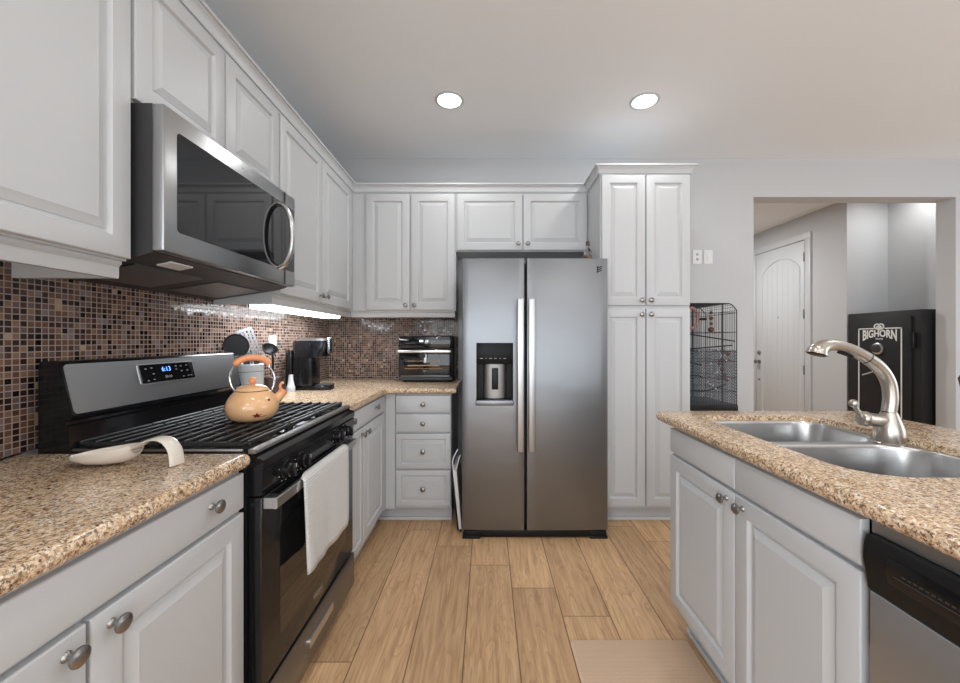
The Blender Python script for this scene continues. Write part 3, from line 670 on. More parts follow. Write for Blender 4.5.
bm = B(); slant(rrect(1.340, 1.580, -0.011, 0.055, 0.004, 3), 0.0035, 0.0056, bm); ds = obj('display', bm, 'black_glass', bg)
def onslant(u_, v_): return Vector((-1.204, u_, 1.091)) - sl*v_ + nn_*0.0058
text('6:13', 0.024, onslant(1.448, 0.034), (0, 1, 0), -sl, 'blue_led', ds, 'digits', 0.0003)
text('00 00', 0.014, onslant(1.452, 0.005), (0, 1, 0), -sl, 'grey_print', ds, 'button_marks', 0.0003)
bm = B()
for u_, v_ in ((1.362, 0.040), (1.386, 0.042), (1.390, 0.020), (1.364, -0.003), (1.388, 0.000), (1.494, 0.042), (1.518, 0.041), (1.546, 0.043), (1.518, 0.022), (1.546, 0.022), (1.494, 0.030), (1.522, 0.0), (1.546, 0.001), (1.562, 0.001)):
    slant([(u_-0.004, v_-0.0016), (u_+0.004, v_-0.0016), (u_+0.004, v_+0.0016), (u_-0.004, v_+0.0016)], 0.0055, 0.0060, bm)
obj('button_marks', bm, 'grey_print', ds)

# towel over the oven handle
bm = B(); prof = []
prof += [(-0.6300, 0.68 + 0.085*i/8) for i in range(9)]
prof += [(-0.6130 - 0.0170*math.cos(a_), 0.770 + 0.014*math.sin(a_)) for a_ in [PI*i/8 for i in range(1, 8)]]
prof += [(-0.5960 + 0.004*(i/14), 0.767 - 0.300*i/14) for i in range(15)]
NY = 24; rows = []
for j in range(NY+1):
    s = j/NY; yy = 1.255 + 0.400*s; row_ = []
    for i, (x, z) in enumerate(prof):
        f = max(0, (0.78-z)/0.33) if i > 15 else 0
        dx = 0.006*f*math.sin(s*9+0.6) + 0.003*f*math.sin(s*23); drop = 0.012*math.sin(s*PI)*f*(1 if i > 15 else 0)
        if i <= 15: dx = 0
        yy2 = yy - 0.015*f*(s-0.2) + (0.09*(1-s) if i < 9 else 0.09*(1-s)*max(0, (13-i)/4) if i < 13 else 0)
        row_.append(bm.verts.new((x + dx*0.9 + 0.004*f, yy2, z - drop + (0.03*f if s > 0.93 else 0)*(s-0.93)/0.07)))
    rows.append(row_)
for a_, b_ in zip(rows, rows[1:]):
    for i in range(len(prof)-1): bm.faces.new((a_[i], a_[i+1], b_[i+1], b_[i]))
def tmod(o):
    m_ = o.modifiers.new('thickness', 'SOLIDIFY'); m_.thickness = 0.005; m_.offset = 0.0
tag(obj('dish_towel', bm, 'towel', mods=tmod, angle=60), 'white waffle towel hanging over the oven door handle', 'towel')

# ------------------------------------------------------------------ microwave
MY0, MY1 = 1.102, 1.858
mw = thing('microwave', 'stainless over-the-range microwave hung above the gas range', 'microwave', (-1.12, 1.48, 1.42))
bm = B(); prism(bm, [(-1.325, 1.915), (-0.962, 1.915), (-0.962, 1.488), (-1.0, 1.475), (-1.325, 1.425)], 'y', MY0+0.004, MY1-0.004); obj('body', bm, 'dark_grey', mw)
bm = B(); box(bm, -0.9615, -0.926, MY0, MY1, 1.490, 1.913, 0.005); mf = obj('door', bm, 'steel', mw)
bm = B(); prism(bm, rrect(1.150, 1.846, 1.556, 1.855, 0.012, 4), 'x', -0.9265, -0.9245); gl = obj('window', bm, 'black_glass', mf)
bm = B(); box(bm, -0.9262, -0.9240, 1.762, 1.765, 1.490, 1.913); obj('door_seam', bm, 'black_matte', mf)
arc = smooth_pts([(-0.925, 1.712, 1.840), (-0.895, 1.712, 1.822), (-0.872, 1.712, 1.770), (-0.865, 1.712, 1.700), (-0.872, 1.712, 1.630), (-0.895, 1.712, 1.576), (-0.925, 1.712, 1.556)], 5)
bm = B(); tube(bm, arc, 0.013, 14, flat=(0.7, 1.2)); obj('handle', bm, 'steel_handle', mf)
text('Whirlpool', 0.020, (-0.9258, 1.48, 1.880), (0, 1, 0), (0, 0, 1), 'chrome', mf, width=0.062)
bm = B()
for y0, y1 in ((1.16, 1.44), (1.52, 1.80)): prism(bm, [(-1.06, 1.4655), (-1.06, 1.461), (-1.26, 1.4305), (-1.26, 1.435)], 'y', y0, y1)
obj('grease_filter', bm, 'steel_dark', mw)
bm = B(); prism(bm, [(-0.985, 1.4795), (-0.985, 1.475), (-1.03, 1.466), (-1.03, 1.4705)], 'y', 1.2, 1.29); obj('lamp_cover', bm, 'white_plastic', mw)

# ------------------------------------------------------------------ under-cabinet lamp
ul = thing('under_cabinet_light', 'lit white strip light under the wall cabinet above the coffee maker', 'light', (-1.12, 2.32, 1.39))
bx('housing', 'white_plastic', ul, -1.19, -1.062, 1.90, 2.82, 1.425, 1.4555)
bx('diffuser', 'tube_lens', ul, -1.185, -1.068, 1.915, 2.805, 1.390, 1.4248, bev=0.008)
area('under_cabinet_glow', (-1.127, 2.36, 1.386), (0, 0, 0), 0.09, 0.86, 4.5, (0.86, 0.93, 1.0))

# ------------------------------------------------------------------ fridge
fr = thing('refrigerator', 'stainless side-by-side fridge with ice dispenser', 'fridge', (0.30, 2.8, 0))
FXL, FXR, FYF = -0.155, 0.752, 2.385
bx('body', 'dark_grey', fr, FXL+0.006, FXR-0.004, 2.462, 3.19, 0.03, 1.725, bev=0.004)
def fdoor(x0, x1, hole=None):
    bm = B(); z0, z1 = 0.052, 1.742; n = 10
    def yb(x):
        return FYF + 0.010*(abs((x-(FXL+FXR)/2)/((FXR-FXL)/2)))**3
    rim = lambda i, d: [(a_, (yb(a_)+d), b_) for a_, b_ in ((x0+i, z0+i), (x1-i, z0+i), (x1-i, z1-i), (x0+i, z1-i))]
    xs = [x0+0.006 + (x1-x0-0.012)*i/n for i in range(n+1)]
    if hole: xs = sorted(set([x for x in xs if not (abs(x-hole[0]) < 0.015 or abs(x-hole[1]) < 0.015)] + [hole[0], hole[1]]))
    zs = [z0+0.006, z1-0.006] if not hole else [z0+0.006, hole[2], hole[3], z1-0.006]
    V = [[bm.verts.new((x, yb(x), z)) for z in zs] for x in xs]
    for i in range(len(xs)-1):
        for j in range(len(zs)-1):
            if hole and j == 1 and xs[i] >= hole[0]-1e-6 and xs[i+1] <= hole[1]+1e-6: continue
            bm.faces.new((V[i][j], V[i+1][j], V[i+1][j+1], V[i][j+1]))
    per = [V[i][0] for i in range(len(xs))] + [V[-1][j] for j in range(1, len(zs))] + [V[i][-1] for i in range(len(xs)-2, -1, -1)] + [V[0][j] for j in range(len(zs)-2, 0, -1)]
    def outp(v, e, d):
        x, y, z = v.co; 
        x2 = x-e if abs(x-xs[0]) < 1e-6 else x+e if abs(x-xs[-1]) < 1e-6 else x
        z2 = z-e if abs(z-zs[0]) < 1e-6 else z+e if abs(z-zs[-1]) < 1e-6 else z
        return bm.verts.new((x2, y+d if d < 0.05 else 2.458, z2))
    prev = per
    for e, d in ((0.004, 0.002), (0.006, 0.006), (0.006, 1.0)):
        cur = [outp(v, e, d) for v in per]
        for i in range(len(per)): bm.faces.new((prev[i], prev[(i+1) % len(per)], cur[(i+1) % len(per)], cur[i]))
        prev = cur
    bm.faces.new(prev)
    return bm
HO = (-0.066, 0.162, 0.862, 1.216)
ld = obj('freezer_door', fdoor(FXL, 0.232, HO), 'steel_fridge', fr)
rd = obj('fridge_door', fdoor(0.246, FXR), 'steel_fridge', fr)
bm = B()
# dispenser recess: open box with a bowed back, black control head
HX0, HX1, HZ0, HZ1 = HO; yf = FYF+0.0015
for a_, b_ in (((HX0, HZ0), (HX1, HZ0)), ((HX1, HZ0), (HX1, HZ1)), ((HX1, HZ1), (HX0, HZ1)), ((HX0, HZ1), (HX0, HZ0))):
    vs = [bm.verts.new(p_) for p_ in ((a_[0], yf-0.001, a_[1]), (b_[0], yf-0.001, b_[1]), (b_[0], 2.450, b_[1]), (a_[0], 2.450, a_[1]))]; bm.faces.new(vs)
vs = [bm.verts.new(p_) for p_ in ((HX0, 2.450, HZ0), (HX1, 2.450, HZ0), (HX1, 2.450, HZ1), (HX0, 2.450, HZ1))]; bm.faces.new(vs)
bmesh.ops.remove_doubles(bm, verts=bm.verts[:], dist=1e-5)
dp = obj('dispenser', bm, 'dispenser_black', ld)
bm = B(); n = 12; cx_ = (HX0+HX1)/2+0.002
loft(bm, [[(cx_ + 0.078*math.sin(-1.3+2.6*i/n), 2.446 - 0.030*math.cos(-1.3+2.6*i/n)+0.012, z) for i in range(n+1)] for z in (HZ0+0.004, 1.082)], False, False, close=False); obj('cavity_back', bm, 'steel_trim', dp)
bm = B(); box(bm, cx_-0.020, cx_+0.020, 2.395, 2.415, 0.925, 1.058, 0.003); obj('paddle', bm, 'black_matte', dp)
bm = B(); box(bm, HX0+0.001, HX1-0.001, FYF+0.0005, 2.448, 1.085, HZ1-0.001, 0.004); ch = obj('control_head', bm, 'dispenser_black', dp)
bm = B()
for x, w_ in ((-0.034, 0.018), (-0.006, 0.006), (0.022, 0.016), (0.052, 0.014), (0.082, 0.008), (0.110, 0.016)): box(bm, x-w_/2, x+w_/2, FYF-0.0002, FYF+0.001, 1.118, 1.122)
obj('button_marks', bm, 'grey_print', ch)
bm = B(); box(bm, HX0-0.004, HX1+0.004, FYF-0.010, FYF+0.03, 0.828, 0.861, 0.006); obj('drip_sill', bm, 'steel_fridge', dp)
for x, d in ((0.2035, ld), (0.2715, rd)):
    bm = B(); box(bm, x-0.021, x+0.021, 2.322, 2.340, 0.555, 1.488, 0.007, 3)
    for z in (0.60, 1.44): box(bm, x-0.012, x+0.012, 2.338, 2.389, z-0.02, z+0.02, 0.003)
    obj('handle', bm, 'steel_grip', d)
bm = B(); xk, zk = 0.700, 1.682
for i in range(3): prism(bm, [(xk-0.015, zk-0.004-i*0.012), (xk+0.013, zk+0.006-i*0.012), (xk+0.013, zk+0.012-i*0.012), (xk-0.015, zk+0.003-i*0.012)], 'y', FYF+0.0042, FYF+0.0075)
box(bm, xk-0.017, xk-0.012, FYF+0.0042, FYF+0.0075, zk-0.032, zk+0.012); obj('badge', bm, 'black', rd)
bm = B(); box(bm, FXL+0.012, FXR-0.012, 2.400, 2.47, 0.006, 0.050, 0.002); gr_ = obj('base_grille', bm, 'black_matte', fr)
for x0, x1 in ((FXL+0.002, FXL+0.115), (FXR-0.115, FXR-0.002)):
    bm = B(); box(bm, x0, x1, 2.388, 2.44, 0.0, 0.018, 0.003); box(bm, x0+0.006, x1-0.006, 2.394, 2.44, 0.016, 0.046, 0.003); obj('foot_cover', bm, 'black_matte', fr)
for x in (0.20, 0.29): pass
# bottle on the fridge
bt = thing('bottle', 'small glass bottle of amber liquid with dark cap on top of the fridge', 'bottle', (0.655, 2.50, 1.7255))
bm = B(); lathe(bm, (0.655, 2.50, 1.7255), [(0.023, 0), (0.026, 0.004), (0.026, 0.070), (0.020, 0.090), (0.011, 0.104), (0.011, 0.122)], 20); obj('glass_body', bm, 'glassware', bt)
bm = B(); lathe(bm, (0.655, 2.50, 1.729), [(0.021, 0), (0.023, 0.003), (0.023, 0.055), (0.002, 0.0552)], 20); obj('liquid', bm, 'amber', bt)
bm = B(); lathe(bm, (0.655, 2.50, 1.8460), [(0.013, 0), (0.013, 0.026), (0.010, 0.028)], 16); obj('cap', bm, 'brown_pattern', bt)

# folded step stool in the gap between drawers and fridge
st = thing('step_stool', 'folded white step stool leaning in the gap beside the fridge', 'stool', (-0.195, 2.60, 0))
bm = B(); prism(bm, [(-0.180, 0.02), (-0.162, 0.02), (-0.196, 0.395), (-0.220, 0.400)], 'y', 2.47, 2.78); obj('seat_panel', bm, 'white_plastic', st)
bm = B(); prism(bm, [(-0.192, 0.004), (-0.182, 0.004), (-0.2225, 0.37), (-0.234, 0.37)], 'y', 2.49, 2.76); obj('step_panel', bm, 'black_matte', st)
for lp in ([(-0.216, 2.478, 0.395), (-0.221, 2.478, 0.455), (-0.208, 2.478, 0.490), (-0.188, 2.478, 0.530)], [(-0.199, 2.50, 0.393), (-0.192, 2.50, 0.425), (-0.183, 2.50, 0.455), (-0.172, 2.50, 0.487)]):
    bm = B(); tube(bm, smooth_pts(lp, 3), 0.004, 8); obj('loop_handle', bm, 'white_plastic', st)
bm = B()
for yy in (2.48, 2.77): tube(bm, [(-0.171, yy, 0.0), (-0.171, yy, 0.03)], 0.006, 8)
obj('foot_cap', bm, 'black_matte', st)

# ------------------------------------------------------------------ kettle
kt = thing('kettle', 'peach enamel kettle with orange grip standing on the range grate', 'kettle', (-0.866, 1.422, 0.9405))
KC = Vector((-0.866, 1.422, -0.015)); KU = Vector((0.854, 0.521, 0)); KV = Vector((0.521, -0.854, 0))   # KU to the right, KV to the viewer
def kp(u_, z, v_=0.0): return KC + KU*u_ + KV*v_ + Vector((0, 0, z))
bm = B(); lathe(bm, (-0.866, 1.422, 0.9405), [(0.052, 0), (0.062, 0.003), (0.076, 0.014), (0.084, 0.030), (0.087, 0.046), (0.085, 0.062), (0.079, 0.078), (0.070, 0.092), (0.060, 0.103), (0.054, 0.108)], 40); kb_ = obj('body', bm, 'kettle', kt, 60)
bm = B(); lathe(bm, (-0.866, 1.422, 1.047), [(0.053, 0), (0.055, 0.002), (0.054, 0.006), (0.046, 0.014), (0.030, 0.021), (0.012, 0.024), (0.004, 0.025)], 36); li = obj('lid', bm, 'kettle', kt, 60)
bm = B(); tube(bm, [kp(0.0545*math.cos(a_), 1.0635, 0.0545*math.sin(a_)) for a_ in [2*PI*i/36 for i in range(37)]], 0.0015, 6); obj('lid_rim', bm, 'dark_grey', li)
bm = B(); bmesh.ops.create_uvsphere(bm, u_segments=18, v_segments=12, radius=0.0135, matrix=Matrix.Translation(kp(0, 1.099))); lathe(bm, kp(0, 1.084), [(0.006, 0), (0.006, 0.008)], 10); obj('lid_knob', bm, 'orange', li)
hpts = smooth_pts([kp(-0.054, 1.060), kp(-0.066, 1.085), kp(-0.071, 1.115), kp(-0.064, 1.145), kp(-0.050, 1.165)], 5)
hpts2 = [KC + (KU*(-(p_-KC).dot(KU))) + Vector((0, 0, p_.z)) for p_ in hpts]
HW = None
gpts0 = smooth_pts([kp(-0.056, 1.158), kp(-0.040, 1.174), kp(-0.015, 1.183), kp(0.015, 1.183), kp(0.040, 1.174), kp(0.056, 1.158)], 5)
gpts = gpts0
bm = B(); tube(bm, hpts[:-1] + gpts0[1:-1] + hpts2[::-1][1:], 0.0035, 8); hw = obj('handle', bm, 'chrome', kt)
bm = B(); tube(bm, gpts, [0.008, 0.010] + [0.0115]*(len(gpts)-4) + [0.010, 0.008], 14); obj('grip', bm, 'orange', hw)
spp = [kp(0.060, 1.015), kp(0.078, 1.026), kp(0.092, 1.042), kp(0.098, 1.050)]
bm = B(); tube(bm, spp, [0.024, 0.019, 0.0150, 0.0145], 20); so = obj('spout', bm, 'kettle', kt, 60)
bm = B(); tube(bm, [kp(0.0955, 1.0467), kp(0.105, 1.058)], [0.0160, 0.0150], 20); 
tube(bm, smooth_pts([kp(0.094, 1.058), kp(0.090, 1.072), kp(0.094, 1.083), kp(0.103, 1.085)], 4), [0.005]*10+[0.004]*3, 10); obj('whistle_cap', bm, 'orange', so)
bm = B(); lathe(bm, kp(0.1052, 1.0583), [(0.008, 0), (0.007, 0.001)], 14, KU*0.62+Vector((0, 0, 0.78))*0.9); obj('whistle_hole', bm, 'darkred', so)
# painted face: eye dots, dark red star mouth with a smile line
def onbody(u_, z):
    prof = [(0.076, 0.9695), (0.084, 0.9855), (0.087, 1.0015), (0.085, 1.0175), (0.079, 1.0335), (0.070, 1.0475), (0.060, 1.0585)]
    r_ = 0.08
    for (ra, za), (rb, zb) in zip(prof, prof[1:]):
        if za <= z <= zb: r_ = ra + (rb-ra)*(z-za)/(zb-za)
    r_ += 0.0003; v_ = math.sqrt(max(1e-6, r_*r_-u_*u_)); return kp(u_, z, v_)
bm = B(); tube(bm, [onbody(0.048+0.002*i, 1.032) for i in range(3)], 0.0035, 8); obj('painted_eye', bm, 'black', kb_)
bm = B(); c_ = (0.013, 0.982)
star = []
for i in range(10):
    a_ = 2*PI*i/10+0.3; r_ = 0.013 if i % 2 == 0 else 0.005
    star.append((c_[0]+1.3*r_*math.cos(a_), c_[1]+0.85*r_*math.sin(a_)))
cv_ = bm.verts.new(onbody(*c_) + KV*0.0004); sv = [bm.verts.new(onbody(*s_q) + KV*0.0004) for s_q in star]
for i in range(10): bm.faces.new((cv_, sv[i], sv[(i+1) % 10]))
tube(bm, [onbody(0.020+0.004*i, 0.9795-0.003*math.sin(i/6*PI)) for i in range(7)], 0.0009, 5); obj('painted_star', bm, 'darkred', kb_)

# ------------------------------------------------------------------ spoon rest
bm = B(); Cx, Cy = -0.955, 1.0; rings = []
L_ = [(-1.068, 0.004, 0.937, 0.937), (-1.060, 0.022, 0.929, 0.939), (-1.035, 0.043, 0.919, 0.943), (-1.00, 0.053, 0.9145, 0.948), (-0.965, 0.051, 0.9145, 0.954), (-0.93, 0.039, 0.920, 0.960), (-0.905, 0.024, 0.935, 0.966)]
for x, w_, zb, zt in L_:   # outer skin, then inner hollow back to the start
    rg_ = []
    for i in range(9): a_ = PI*i/8; rg_.append((x, 0.995 - w_*math.cos(a_), zt - (zt-zb)*math.sin(a_)))
    zi = zb + min(0.006, (zt-zb)*0.5)
    for i in range(9): a_ = PI*(8-i)/8; rg_.append((x, 0.995 - max(w_-0.005, 0.001)*math.cos(a_), zt - 0.0008 - (zt-zi)*math.sin(a_)*0.92))
    rings.append(rg_)
loft(bm, rings)
hnd = smooth_pts([(-0.912, 0.995, 0.954), (-0.895, 0.995, 0.962), (-0.870, 0.994, 0.975), (-0.845, 0.992, 0.981), (-0.820, 0.990, 0.975), (-0.802, 0.988, 0.955), (-0.795, 0.986, 0.932), (-0.793, 0.985, 0.915)], 4)
tube(bm, hnd, [0.017]*8+[0.016]*(len(hnd)-8), 14, flat=(0.24, 1.25))
tag(obj('spoon_rest', bm, 'ceramic', angle=60), 'cream ceramic spoon rest with arched handle on the near left worktop', 'spoon rest')

# ------------------------------------------------------------------ utensil crock, utensils, coffee maker, toaster oven
ck = thing('utensil_crock', 'white ceramic utensil crock on the worktop behind the range', 'crock', (-1.235, 1.98, ZC))
bm = B(); lathe(bm, (-1.235, 1.98, ZC+0.0003), [(0.070, 0), (0.075, 0.004), (0.077, 0.19), (0.0785, 0.194), (0.076, 0.197), (0.071, 0.192), (0.069, 0.02), (0.005, 0.018)], 32); obj('jar', bm, 'crock', ck)
bm = B(); tube(bm, [(-1.235+0.0785*math.cos(a_), 1.98+0.0785*math.sin(a_), ZC+0.160) for a_ in [2*PI*i/32 for i in range(33)]], 0.0012, 6); obj('groove_band', bm, 'dark_grey', ck)
def utensil(name, label, base, topp, head, material):
    o = thing(name, label, 'utensil', base)
    bm = B(); tube(bm, [base, topp], 0.0055, 8); obj('handle', bm, material, o); head(o); return o
def skim_head(o):
    bm = B(); c_ = Vector((-1.268, 1.945, 1.205)); nrm = Vector((0.75, -0.62, 0.1)).normalized()
    lathe(bm, c_, [(0.058, 0.004), (0.060, 0.006), (0.058, 0.008), (0.045, 0.000), (0.02, -0.004), (0.002, -0.005)], 28, nrm, True, True)
    obj('skimmer_bowl', bm, 'black_matte', o)
utensil('skimmer', 'black round skimmer standing in the white utensil crock', (-1.225, 1.965, ZC+0.022), (-1.262, 1.948, 1.16), skim_head, 'black_matte')
def turner_head(o):
    bm = B(); a_ = Vector((-1.238, 2.035, 1.165)); b_ = Vector((-1.275, 2.022, 1.285)); d_ = (b_-a_); s_d = Vector((0.55, 0.8, 0.35)).normalized()*0.036
    for i in range(5):
        o0 = s_d*(-1 + i*0.5); q = s_d*0.13
        for za, zb in ((0, 1),): 
            p_ = [a_+o0-q, a_+o0+q, b_+o0+q, b_+o0-q]; n_ = Vector((0.7, -0.7, 0.1))*0.0015
            loft(bm, [[x + n_ for x in p_], [x - n_ for x in p_]])
    for c_ in (a_, b_): 
        p_ = [c_-s_d*1.13-d_*0.05, c_+s_d*1.13-d_*0.05, c_+s_d*1.13+d_*0.06, c_-s_d*1.13+d_*0.06]; n_ = Vector((0.7, -0.7, 0.1))*0.0015
        loft(bm, [[x + n_ for x in p_], [x - n_ for x in p_]])
    obj('slotted_blade', bm, 'utensil_dark', o)
utensil('slotted_turner', 'silver slotted turner leaning in the white utensil crock', (-1.215, 1.99, ZC+0.022), (-1.238, 2.03, 1.17), turner_head, 'utensil_dark')
# a few dark wooden handles that fill the crock
for k_, (dx, dy, lx, ly, h_) in enumerate(((0.0, -0.03, 0.012, -0.03, 1.135), (0.03, 0.0, 0.04, 0.012, 1.130), (-0.02, 0.03, -0.02, 0.045, 1.14), (0.015, 0.03, 0.03, 0.045, 1.128))):
    bm = B(); tube(bm, [(-1.235+dx, 1.98+dy, ZC+0.02), (-1.235+lx, 1.98+ly, h_)], [0.005, 0.0085], 8); bmesh.ops.create_uvsphere(bm, u_segments=10, v_segments=8, radius=0.0125, matrix=Matrix.Translation((-1.235+lx, 1.98+ly, h_)))
    tag(obj('wooden_spoon', bm, 'brown_pattern'), 'short dark brown utensil poking from the white crock', 'utensil', 'dark utensils in the crock')
cn = thing('canister', 'dark brown patterned jar right of the white utensil crock', 'jar', (-1.21, 2.17, ZC))
bm = B(); lathe(bm, (-1.21, 2.17, ZC+0.0003), [(0.040, 0), (0.044, 0.004), (0.044, 0.11), (0.040, 0.114), (0.037, 0.11), (0.036, 0.01), (0.003, 0.008)], 24); obj('jar', bm, 'brown_pattern', cn)
def ladle_head(o):
    bm = B(); lathe(bm, (-1.214, 2.155, 1.185), [(0.003, -0.030), (0.022, -0.026), (0.038, -0.012), (0.043, 0.004), (0.041, 0.0045), (0.035, -0.009), (0.020, -0.022), (0.003, -0.026)], 24, (0.60, -0.40, 0.72)); obj('bowl', bm, 'black_matte', o)
utensil('ladle', 'black ladle standing in the dark jar beside the crock', (-1.208, 2.175, ZC+0.012), (-1.197, 2.150, 1.17), ladle_head, 'black_matte')

cm = thing('coffee_maker', 'black pod coffee maker with silver lid on the corner worktop', 'coffee maker', (-1.12, 2.50, ZC))
bm = B(); poly = rrect(-1.275, -1.00, 2.435, 2.565, [0.05, 0.05, 0.03, 0.03], 5); loft(bm, [[(x, y, z) for x, y in inset(poly, d)] for d, z in ((0.003, ZC+0.0005), (0, ZC+0.004), (0, ZC+0.024), (0.004, ZC+0.029))]); obj('base', bm, 'black', cm)
bm = B(); poly = rrect(-1.235, -1.105, 2.430, 2.570, 0.022, 4); loft(bm, [[(x, y, z) for x, y in inset(poly, d)] for d, z in ((0.002, ZC+0.029), (0, ZC+0.05), (0.004, ZC+0.22), (0, ZC+0.30), (0.005, ZC+0.315))]); obj('column', bm, 'black', cm)
bm = B(); loft(bm, [[(x, y, z) for x, y in rrect(-1.20, xr, 2.432, 2.568, 0.03, 4)] for xr, z in ((-1.06, ZC+0.205), (-1.035, ZC+0.215), (-1.022, ZC+0.30), (-1.028, ZC+0.315))]); hd_ = obj('brew_head', bm, 'black', cm)
bm = B(); loft(bm, [[(x, y, z) for x, y in rrect(-1.205, -1.030, 2.438, 2.562, 0.025, 4)] for z in (ZC+0.3155, ZC+0.330)]); obj('lid', bm, 'steel', cm)
bm = B(); box(bm, -1.021, -1.004, 2.455, 2.53, ZC+0.235, ZC+0.334, 0.004); obj('lift_lever', bm, 'utensil_steel', cm)
bm = B(); box(bm, -1.095, -1.006, 2.445, 2.555, ZC+0.0295, ZC+0.034, 0.002); obj('drip_tray', bm, 'dark_grey', cm)
bm = B(); loft(bm, [[(x, y, z) for x, y in rrect(-1.285, -1.238, 2.44, 2.56, 0.015, 4)] for z in (ZC+0.030, ZC+0.255)]); obj('water_tank', bm, 'black_glass', cm)
fm = thing('milk_frother', 'small silver and black handheld frother stand beside the coffee maker', 'frother', (-1.215, 2.385, ZC))
bm = B(); lathe(bm, (-1.215, 2.385, ZC+0.0003), [(0.026, 0), (0.026, 0.03), (0.022, 0.034), (0.015, 0.07), (0.013, 0.10), (0.013, 0.105)], 18); obj('stand', bm, 'crock', fm)
bm = B(); tube(bm, [(-1.216, 2.385, ZC+0.106), (-1.222, 2.385, ZC+0.21)], [0.006, 0.008], 10); obj('grip', bm, 'black_matte', fm)

to = thing('toaster_oven', 'black countertop toaster oven in the back corner beside the fridge', 'toaster oven', (-0.46, 3.03, ZC))
TX0, TX1, TY, TZ0 = -0.672, -0.252, 2.905, ZC+0.012
bx('case', 'black_matte', to, TX0, TX1, TY+0.022, YW-0.02, TZ0, ZC+0.352, bev=0.012)
for x in (TX0+0.04, TX1-0.04):
    for y in (TY+0.06, YW-0.06):
        bm = B(); lathe(bm, (x, y, ZC+0.0004), [(0.014, 0), (0.012, 0.014)], 12); obj('foot', bm, 'black_matte', to)
bm = B(); box(bm, TX0+0.003, TX1-0.004, TY+0.004, TY+0.0215, TZ0+0.245, ZC+0.350, 0.008); tc_ = obj('control_panel', bm, 'black_glass', to)
bm = B(); lathe(bm, (-0.452, TY+0.004, ZC+0.310), [(0.014, 0), (0.014, 0.012), (0.011, 0.014)], 18, (0, -1, 0)); obj('dial', bm, 'steel_handle', tc_)
bm = B(); box(bm, -0.510, -0.482, TY+0.0025, TY+0.004, ZC+0.305, ZC+0.320); obj('display', bm, 'pale_led', tc_)
bm = B()
for k_ in range(3): box(bm, -0.422, -0.414, TY+0.003, TY+0.004, ZC+0.292+k_*0.016, ZC+0.297+k_*0.016)
box(bm, -0.398, -0.392, TY+0.003, TY+0.004, ZC+0.308, ZC+0.312); obj('button_marks', bm, 'grey_print', tc_)
bm = B(); box(bm, TX0+0.003, TX1-0.018, TY+0.002, TY+0.0215, TZ0+0.030, TZ0+0.240, 0.006); td = obj('glass_door', bm, 'black_glass', to)
bm = B(); box(bm, TX0+0.004, TX1-0.019, TY-0.028, TY-0.014, TZ0+0.212, TZ0+0.232, 0.004)
for x in (TX0+0.02, TX1-0.04): box(bm, x-0.008, x+0.008, TY-0.015, TY+0.004, TZ0+0.214, TZ0+0.230)
obj('handle', bm, 'steel_handle', td)
bm = B(); box(bm, -0.60, -0.36, TY+0.0005, TY+0.0022, TZ0+0.112, TZ0+0.120); box(bm, -0.60, -0.35, TY+0.0012, TY+0.0022, TZ0+0.147, TZ0+0.150); box(bm, -0.62, -0.34, TY+0.0014, TY+0.0022, TZ0+0.09, TZ0+0.093); obj('rack', bm, 'tan_toy', td)
bm = B(); box(bm, TX0+0.003, TX1-0.010, TY+0.004, TY+0.0215, TZ0+0.002, TZ0+0.026, 0.004); obj('crumb_tray', bm, 'dark_grey', to)
bm = B(); box(bm, TX0+0.02, TX1-0.03, TY+0.0005, TY+0.002, TZ0+0.034, TZ0+0.038); obj('lower_trim', bm, 'steel_dark', td)

# outlets
def plate(label, face, u_, z, w_=0.072, h_=0.115, kind='outlet'):
    o = thing('wall_plate', label, kind, (XW+0.008, u_, z) if face == '+x' else (u_, YW, z))
    bm = B()
    if face == '+x':
        prism(bm, rrect(u_-w_/2, u_+w_/2, z-h_/2, z+h_/2, 0.005, 3), 'x', XW+0.0082, XW+0.0135); obj('cover', bm, 'white_plastic', o)
        for dz in (-0.02, 0.02): bx('socket', 'trim', o, XW+0.0134, XW+0.0152, u_-0.016, u_+0.016, z+dz-0.013, z+dz+0.013, bev=0.0005)
    else:
        prism(bm, rrect(u_-w_/2, u_+w_/2, z-h_/2, z+h_/2, 0.005, 3), 'y', YW-0.0002, YW-0.006); obj('cover', bm, 'white_plastic', o)
        if kind == 'outlet':
            for dz in (-0.02, 0.02): bx('socket', 'grey_print', o, u_-0.010, u_+0.010, YW-0.0070, YW-0.0058, z+dz-0.010, z+dz+0.010, bev=0.0003)
        else: bx('rocker', 'white_plastic', o, u_-0.016, u_+0.016, YW-0.009, YW-0.0058, z-0.033, z+0.033, bev=0.001)
plate('white outlet cover on the mosaic between skimmer and coffee maker', '+x', 2.37, 1.205)
plate('white outlet cover on the wall right of the pantry, nearer the pantry', '-y', 1.756, 1.928)
plate('white switch cover on the wall, on the far side of the outlet from the pantry', '-y', 1.848, 1.928, kind='switch')

